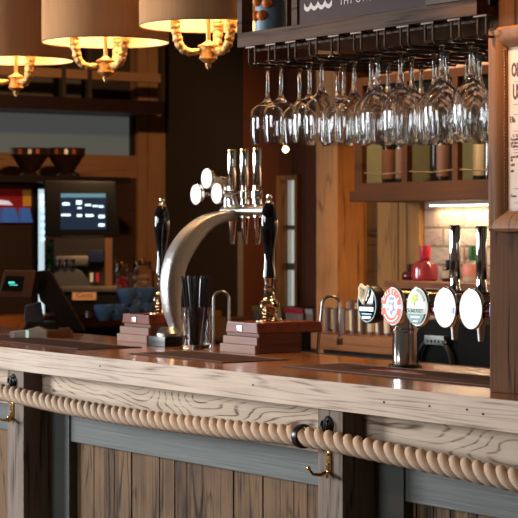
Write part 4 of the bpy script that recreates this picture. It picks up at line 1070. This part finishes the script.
for (a, b_, w_, h_) in ((66, 204, 7, 3.5), (79, 202.5, 5.5, 5), (88, 205, 6, 2), (95, 206, 5, 2), (101, 206.5, 5, 2.5), (66, 215, 9, 2.5), (79.5, 215.5, 5, 3), (89.5, 215.5, 8, 3), (101.5, 216.5, 6, 4), (101.5, 225, 6, 3.5), (79.5, 208, 4, 2)):
    MB().box(mxx(a-w_/2), mxx(a+w_/2), -.005, -.003, mz(b_+h_*.38), mz(b_-h_*.38), bev=.0008).build('screen_icon', dw, scr, False)
MB().box(mxx(75), mxx(92), .015, .05, BZ, mz(234)).build('stand', black, mo, False)
MB().box(mxx(62), mxx(104), -.0, .08, BZ, BZ+.008, bev=.002).build('foot', black, mo, False)

# coffee machine
q = at(84, 300, D=8.55); ss = 8.55/FPX
cf = thing('coffee_machine', 'dark coffee machine with steel top and copper name plate', 'coffee machine', (q.x, q.y, CT), ROTC)
cz_ = lambda py: CAM.z+(231-py)*ss-CT; cx_ = lambda px: (px-84)*ss
MB().box(cx_(52), cx_(117), -.02, .20, cz_(311), cz_(292), bev=.006).build('lower_body', black, cf)
MB().box(cx_(50), cx_(118), -.04, .20, cz_(291.5), cz_(286), bev=.004).build('drip_tray', mat('tray_steel', (.26, .22, .18), .35, .8), cf)
MB().box(cx_(73), cx_(97), -.035, -.018, cz_(300), cz_(290), bev=.003).build('name_plate', mat('copper_plate', (.85, .48, .26), .4, .2), cf)
mb = MB(); letters(mb, 'Conti', 7*ss, T(cx_(85), -.036, cz_(295)) @ FRONT); mb.build('plate_lettering', mat('plate_ink', (.15, .06, .03), .5), cf, False)
MB().box(cx_(52), cx_(112), .08, .20, cz_(286), cz_(238), bev=.004).build('upper_body', mat('coffee_back', (.035, .03, .028), .35), cf)
MB().prism([(cx_(50), cz_(287)), (cx_(92), cz_(287)), (cx_(82), cz_(272)), (cx_(62), cz_(262)), (cx_(50), cz_(280))], .02, .07, bev=.003).build('side_plate', mat('dull_steel', (.13, .13, .14), .35, .6), cf)
MB().box(cx_(56), cx_(88), .0, .08, cz_(266), cz_(256), bev=.004).build('group_head', steel, cf)
MB().box(cx_(88), cx_(103), .02, .08, cz_(262), cz_(250), bev=.004).build('blue_panel', mat('navy_panel', (.02, .03, .10), .3), cf)
for a in (59, 66, 73): MB().lathe([(.010, 0), (.013, .03), (0, .03)], 14, T(cx_(a), -.005, cz_(266))).build('knob', chrome, cf)
for (a, c0) in ((90, white), (96, redcap)): MB().box(cx_(a), cx_(a+3), .0, .02, cz_(282), cz_(273), M=None).build('packet', c0, cf, False)
MB().box(cx_(104), cx_(111), .06, .20, cz_(287), cz_(238)).build('copper_side', mat('copper_side', (.28, .12, .06), .4, .3), cf, False)
MB().tube([(cx_(88), .02, cz_(311)), (cx_(88), .02, 0)], .012, 12).tube([(cx_(60), .1, cz_(311)), (cx_(60), .1, 0)], .012, 12).tube([(cx_(112), .1, cz_(311)), (cx_(112), .1, 0)], .012, 12).build('foot', steel, cf)
# green plant reflected look: a small potted plant
q = at(51, 268, D=9.08); s9 = 8.75/FPX
pl = thing('potted_plant', 'small green leafy plant behind the lit strip of the fridge', 'plant', (q.x, q.y, CT), 0)
MB().lathe([(0, 0), (.03, 0), (.04, .07), (.036, .07), (.034, .06), (0, .06)], 20).build('pot', darkbrown, pl)
mb = MB(); random.seed(3)
for i in range(60):
    a = random.uniform(0, 6.28); rr = random.uniform(.005, .03); z_ = random.uniform(.08, .33)
    M = T(rr*math.cos(a), rr*math.sin(a), z_) @ Matrix.Rotation(a, 4, 'Z') @ Matrix.Rotation(random.uniform(-.9, .9), 4, 'Y')
    b = bmesh.new(); bmesh.ops.create_uvsphere(b, u_segments=8, v_segments=6, radius=.022)
    mb._add(b, M @ Matrix.Diagonal((1, .55, .12, 1)))
mb.tube([(0, 0, .05), (.005, 0, .30)], .004, 6)
mb.build('foliage', mat('leaf_green', (.04, .13, .02), .5), pl)

# blue cups
cupm = mat('blue_glaze', (.045, .10, .24), .2, coat=.4)
proto = None
for i, (px, lev, dd) in enumerate(((104, 0, 8.28), (118, 0, 8.35), (133, 0, 8.42), (148, 0, 8.5), (127, 1, 8.38), (146, 1, 8.48), (139, 0, 8.72))):
    q = at(px, 300, D=dd); z_ = CT+lev*.066
    labs = ['leftmost blue cup on the back counter under the coffee machine', 'blue cup standing second from left on the back counter', 'blue cup in the lower tier below the stacked left cup', 'blue cup at the right end of the lower tier', 'blue cup stacked on top at the left', 'blue cup stacked on top at the right', 'blue cup in the rear row at the right']
    if proto is None:
        proto = thing('coffee_cup', labs[0], 'cup', (q.x, q.y, z_), 0, 'blue coffee cups')
        MB().lathe([(0, 0), (.022, 0), (.024, .006), (.036, .024), (.042, .046), (.043, .064), (.040, .064), (.038, .046), (.030, .02), (0, .012)], 24).build('cup_body', cupm, proto)
        ps = [(.040+.022*math.sin(PI*t/10), 0, .050-.030*t/10) for t in range(11)]
        MB().tube(ps, .004, 8).build('handle', cupm, proto)
    else: copy_thing(proto, (q.x, q.y, z_), labs[i])
    if i == 0: proto.rotation_euler = (0, 0, .6)
# glass sweet jars
def jar_(px, dd, r, h, cols, label):
    q = at(px, 300, D=dd)
    j = thing('sweet_jar', label, 'jar', (q.x, q.y, CT), 0, 'glass jars on the back counter')
    MB().lathe([(0, 0), (r, 0), (r, h*.75), (r*.7, h*.85), (r*.7, h*.9), (r*.66, h*.9), (r*.95, h*.74), (r*.95, .004), (0, .004)], 24).build('jar_body', glass, j)
    MB().lathe([(r*.75, h*.9), (r*.75, h*.95), (r*.2, h*.97), (r*.18, h), (0, h)], 20).build('lid', brass, j)
    mb = MB(); random.seed(int(px))
    for i in range(46):
        a = random.uniform(0, 6.28); rr = r*.72*math.sqrt(random.random()); mb.ball((rr*math.cos(a), rr*math.sin(a), .012+random.uniform(0, h*.62)), .011, 7)
    mb.build('sweets', cols, j)['kind'] = 'stuff'
jar_(122, 8.95, .045, .235, mat('sweets_red', (.45, .04, .07), .3), 'glass jar of red sweets behind the blue cups')
jar_(142, 9.08, .056, .245, mat('sweets_tan', (.45, .28, .16), .3), 'glass jar of tan sweets behind the blue cups')
jar_(113.5, 9.2, .030, .27, mat('sweets_blue', (.2, .28, .55), .3), 'slim glass jar of blue sweets beside the coffee machine')
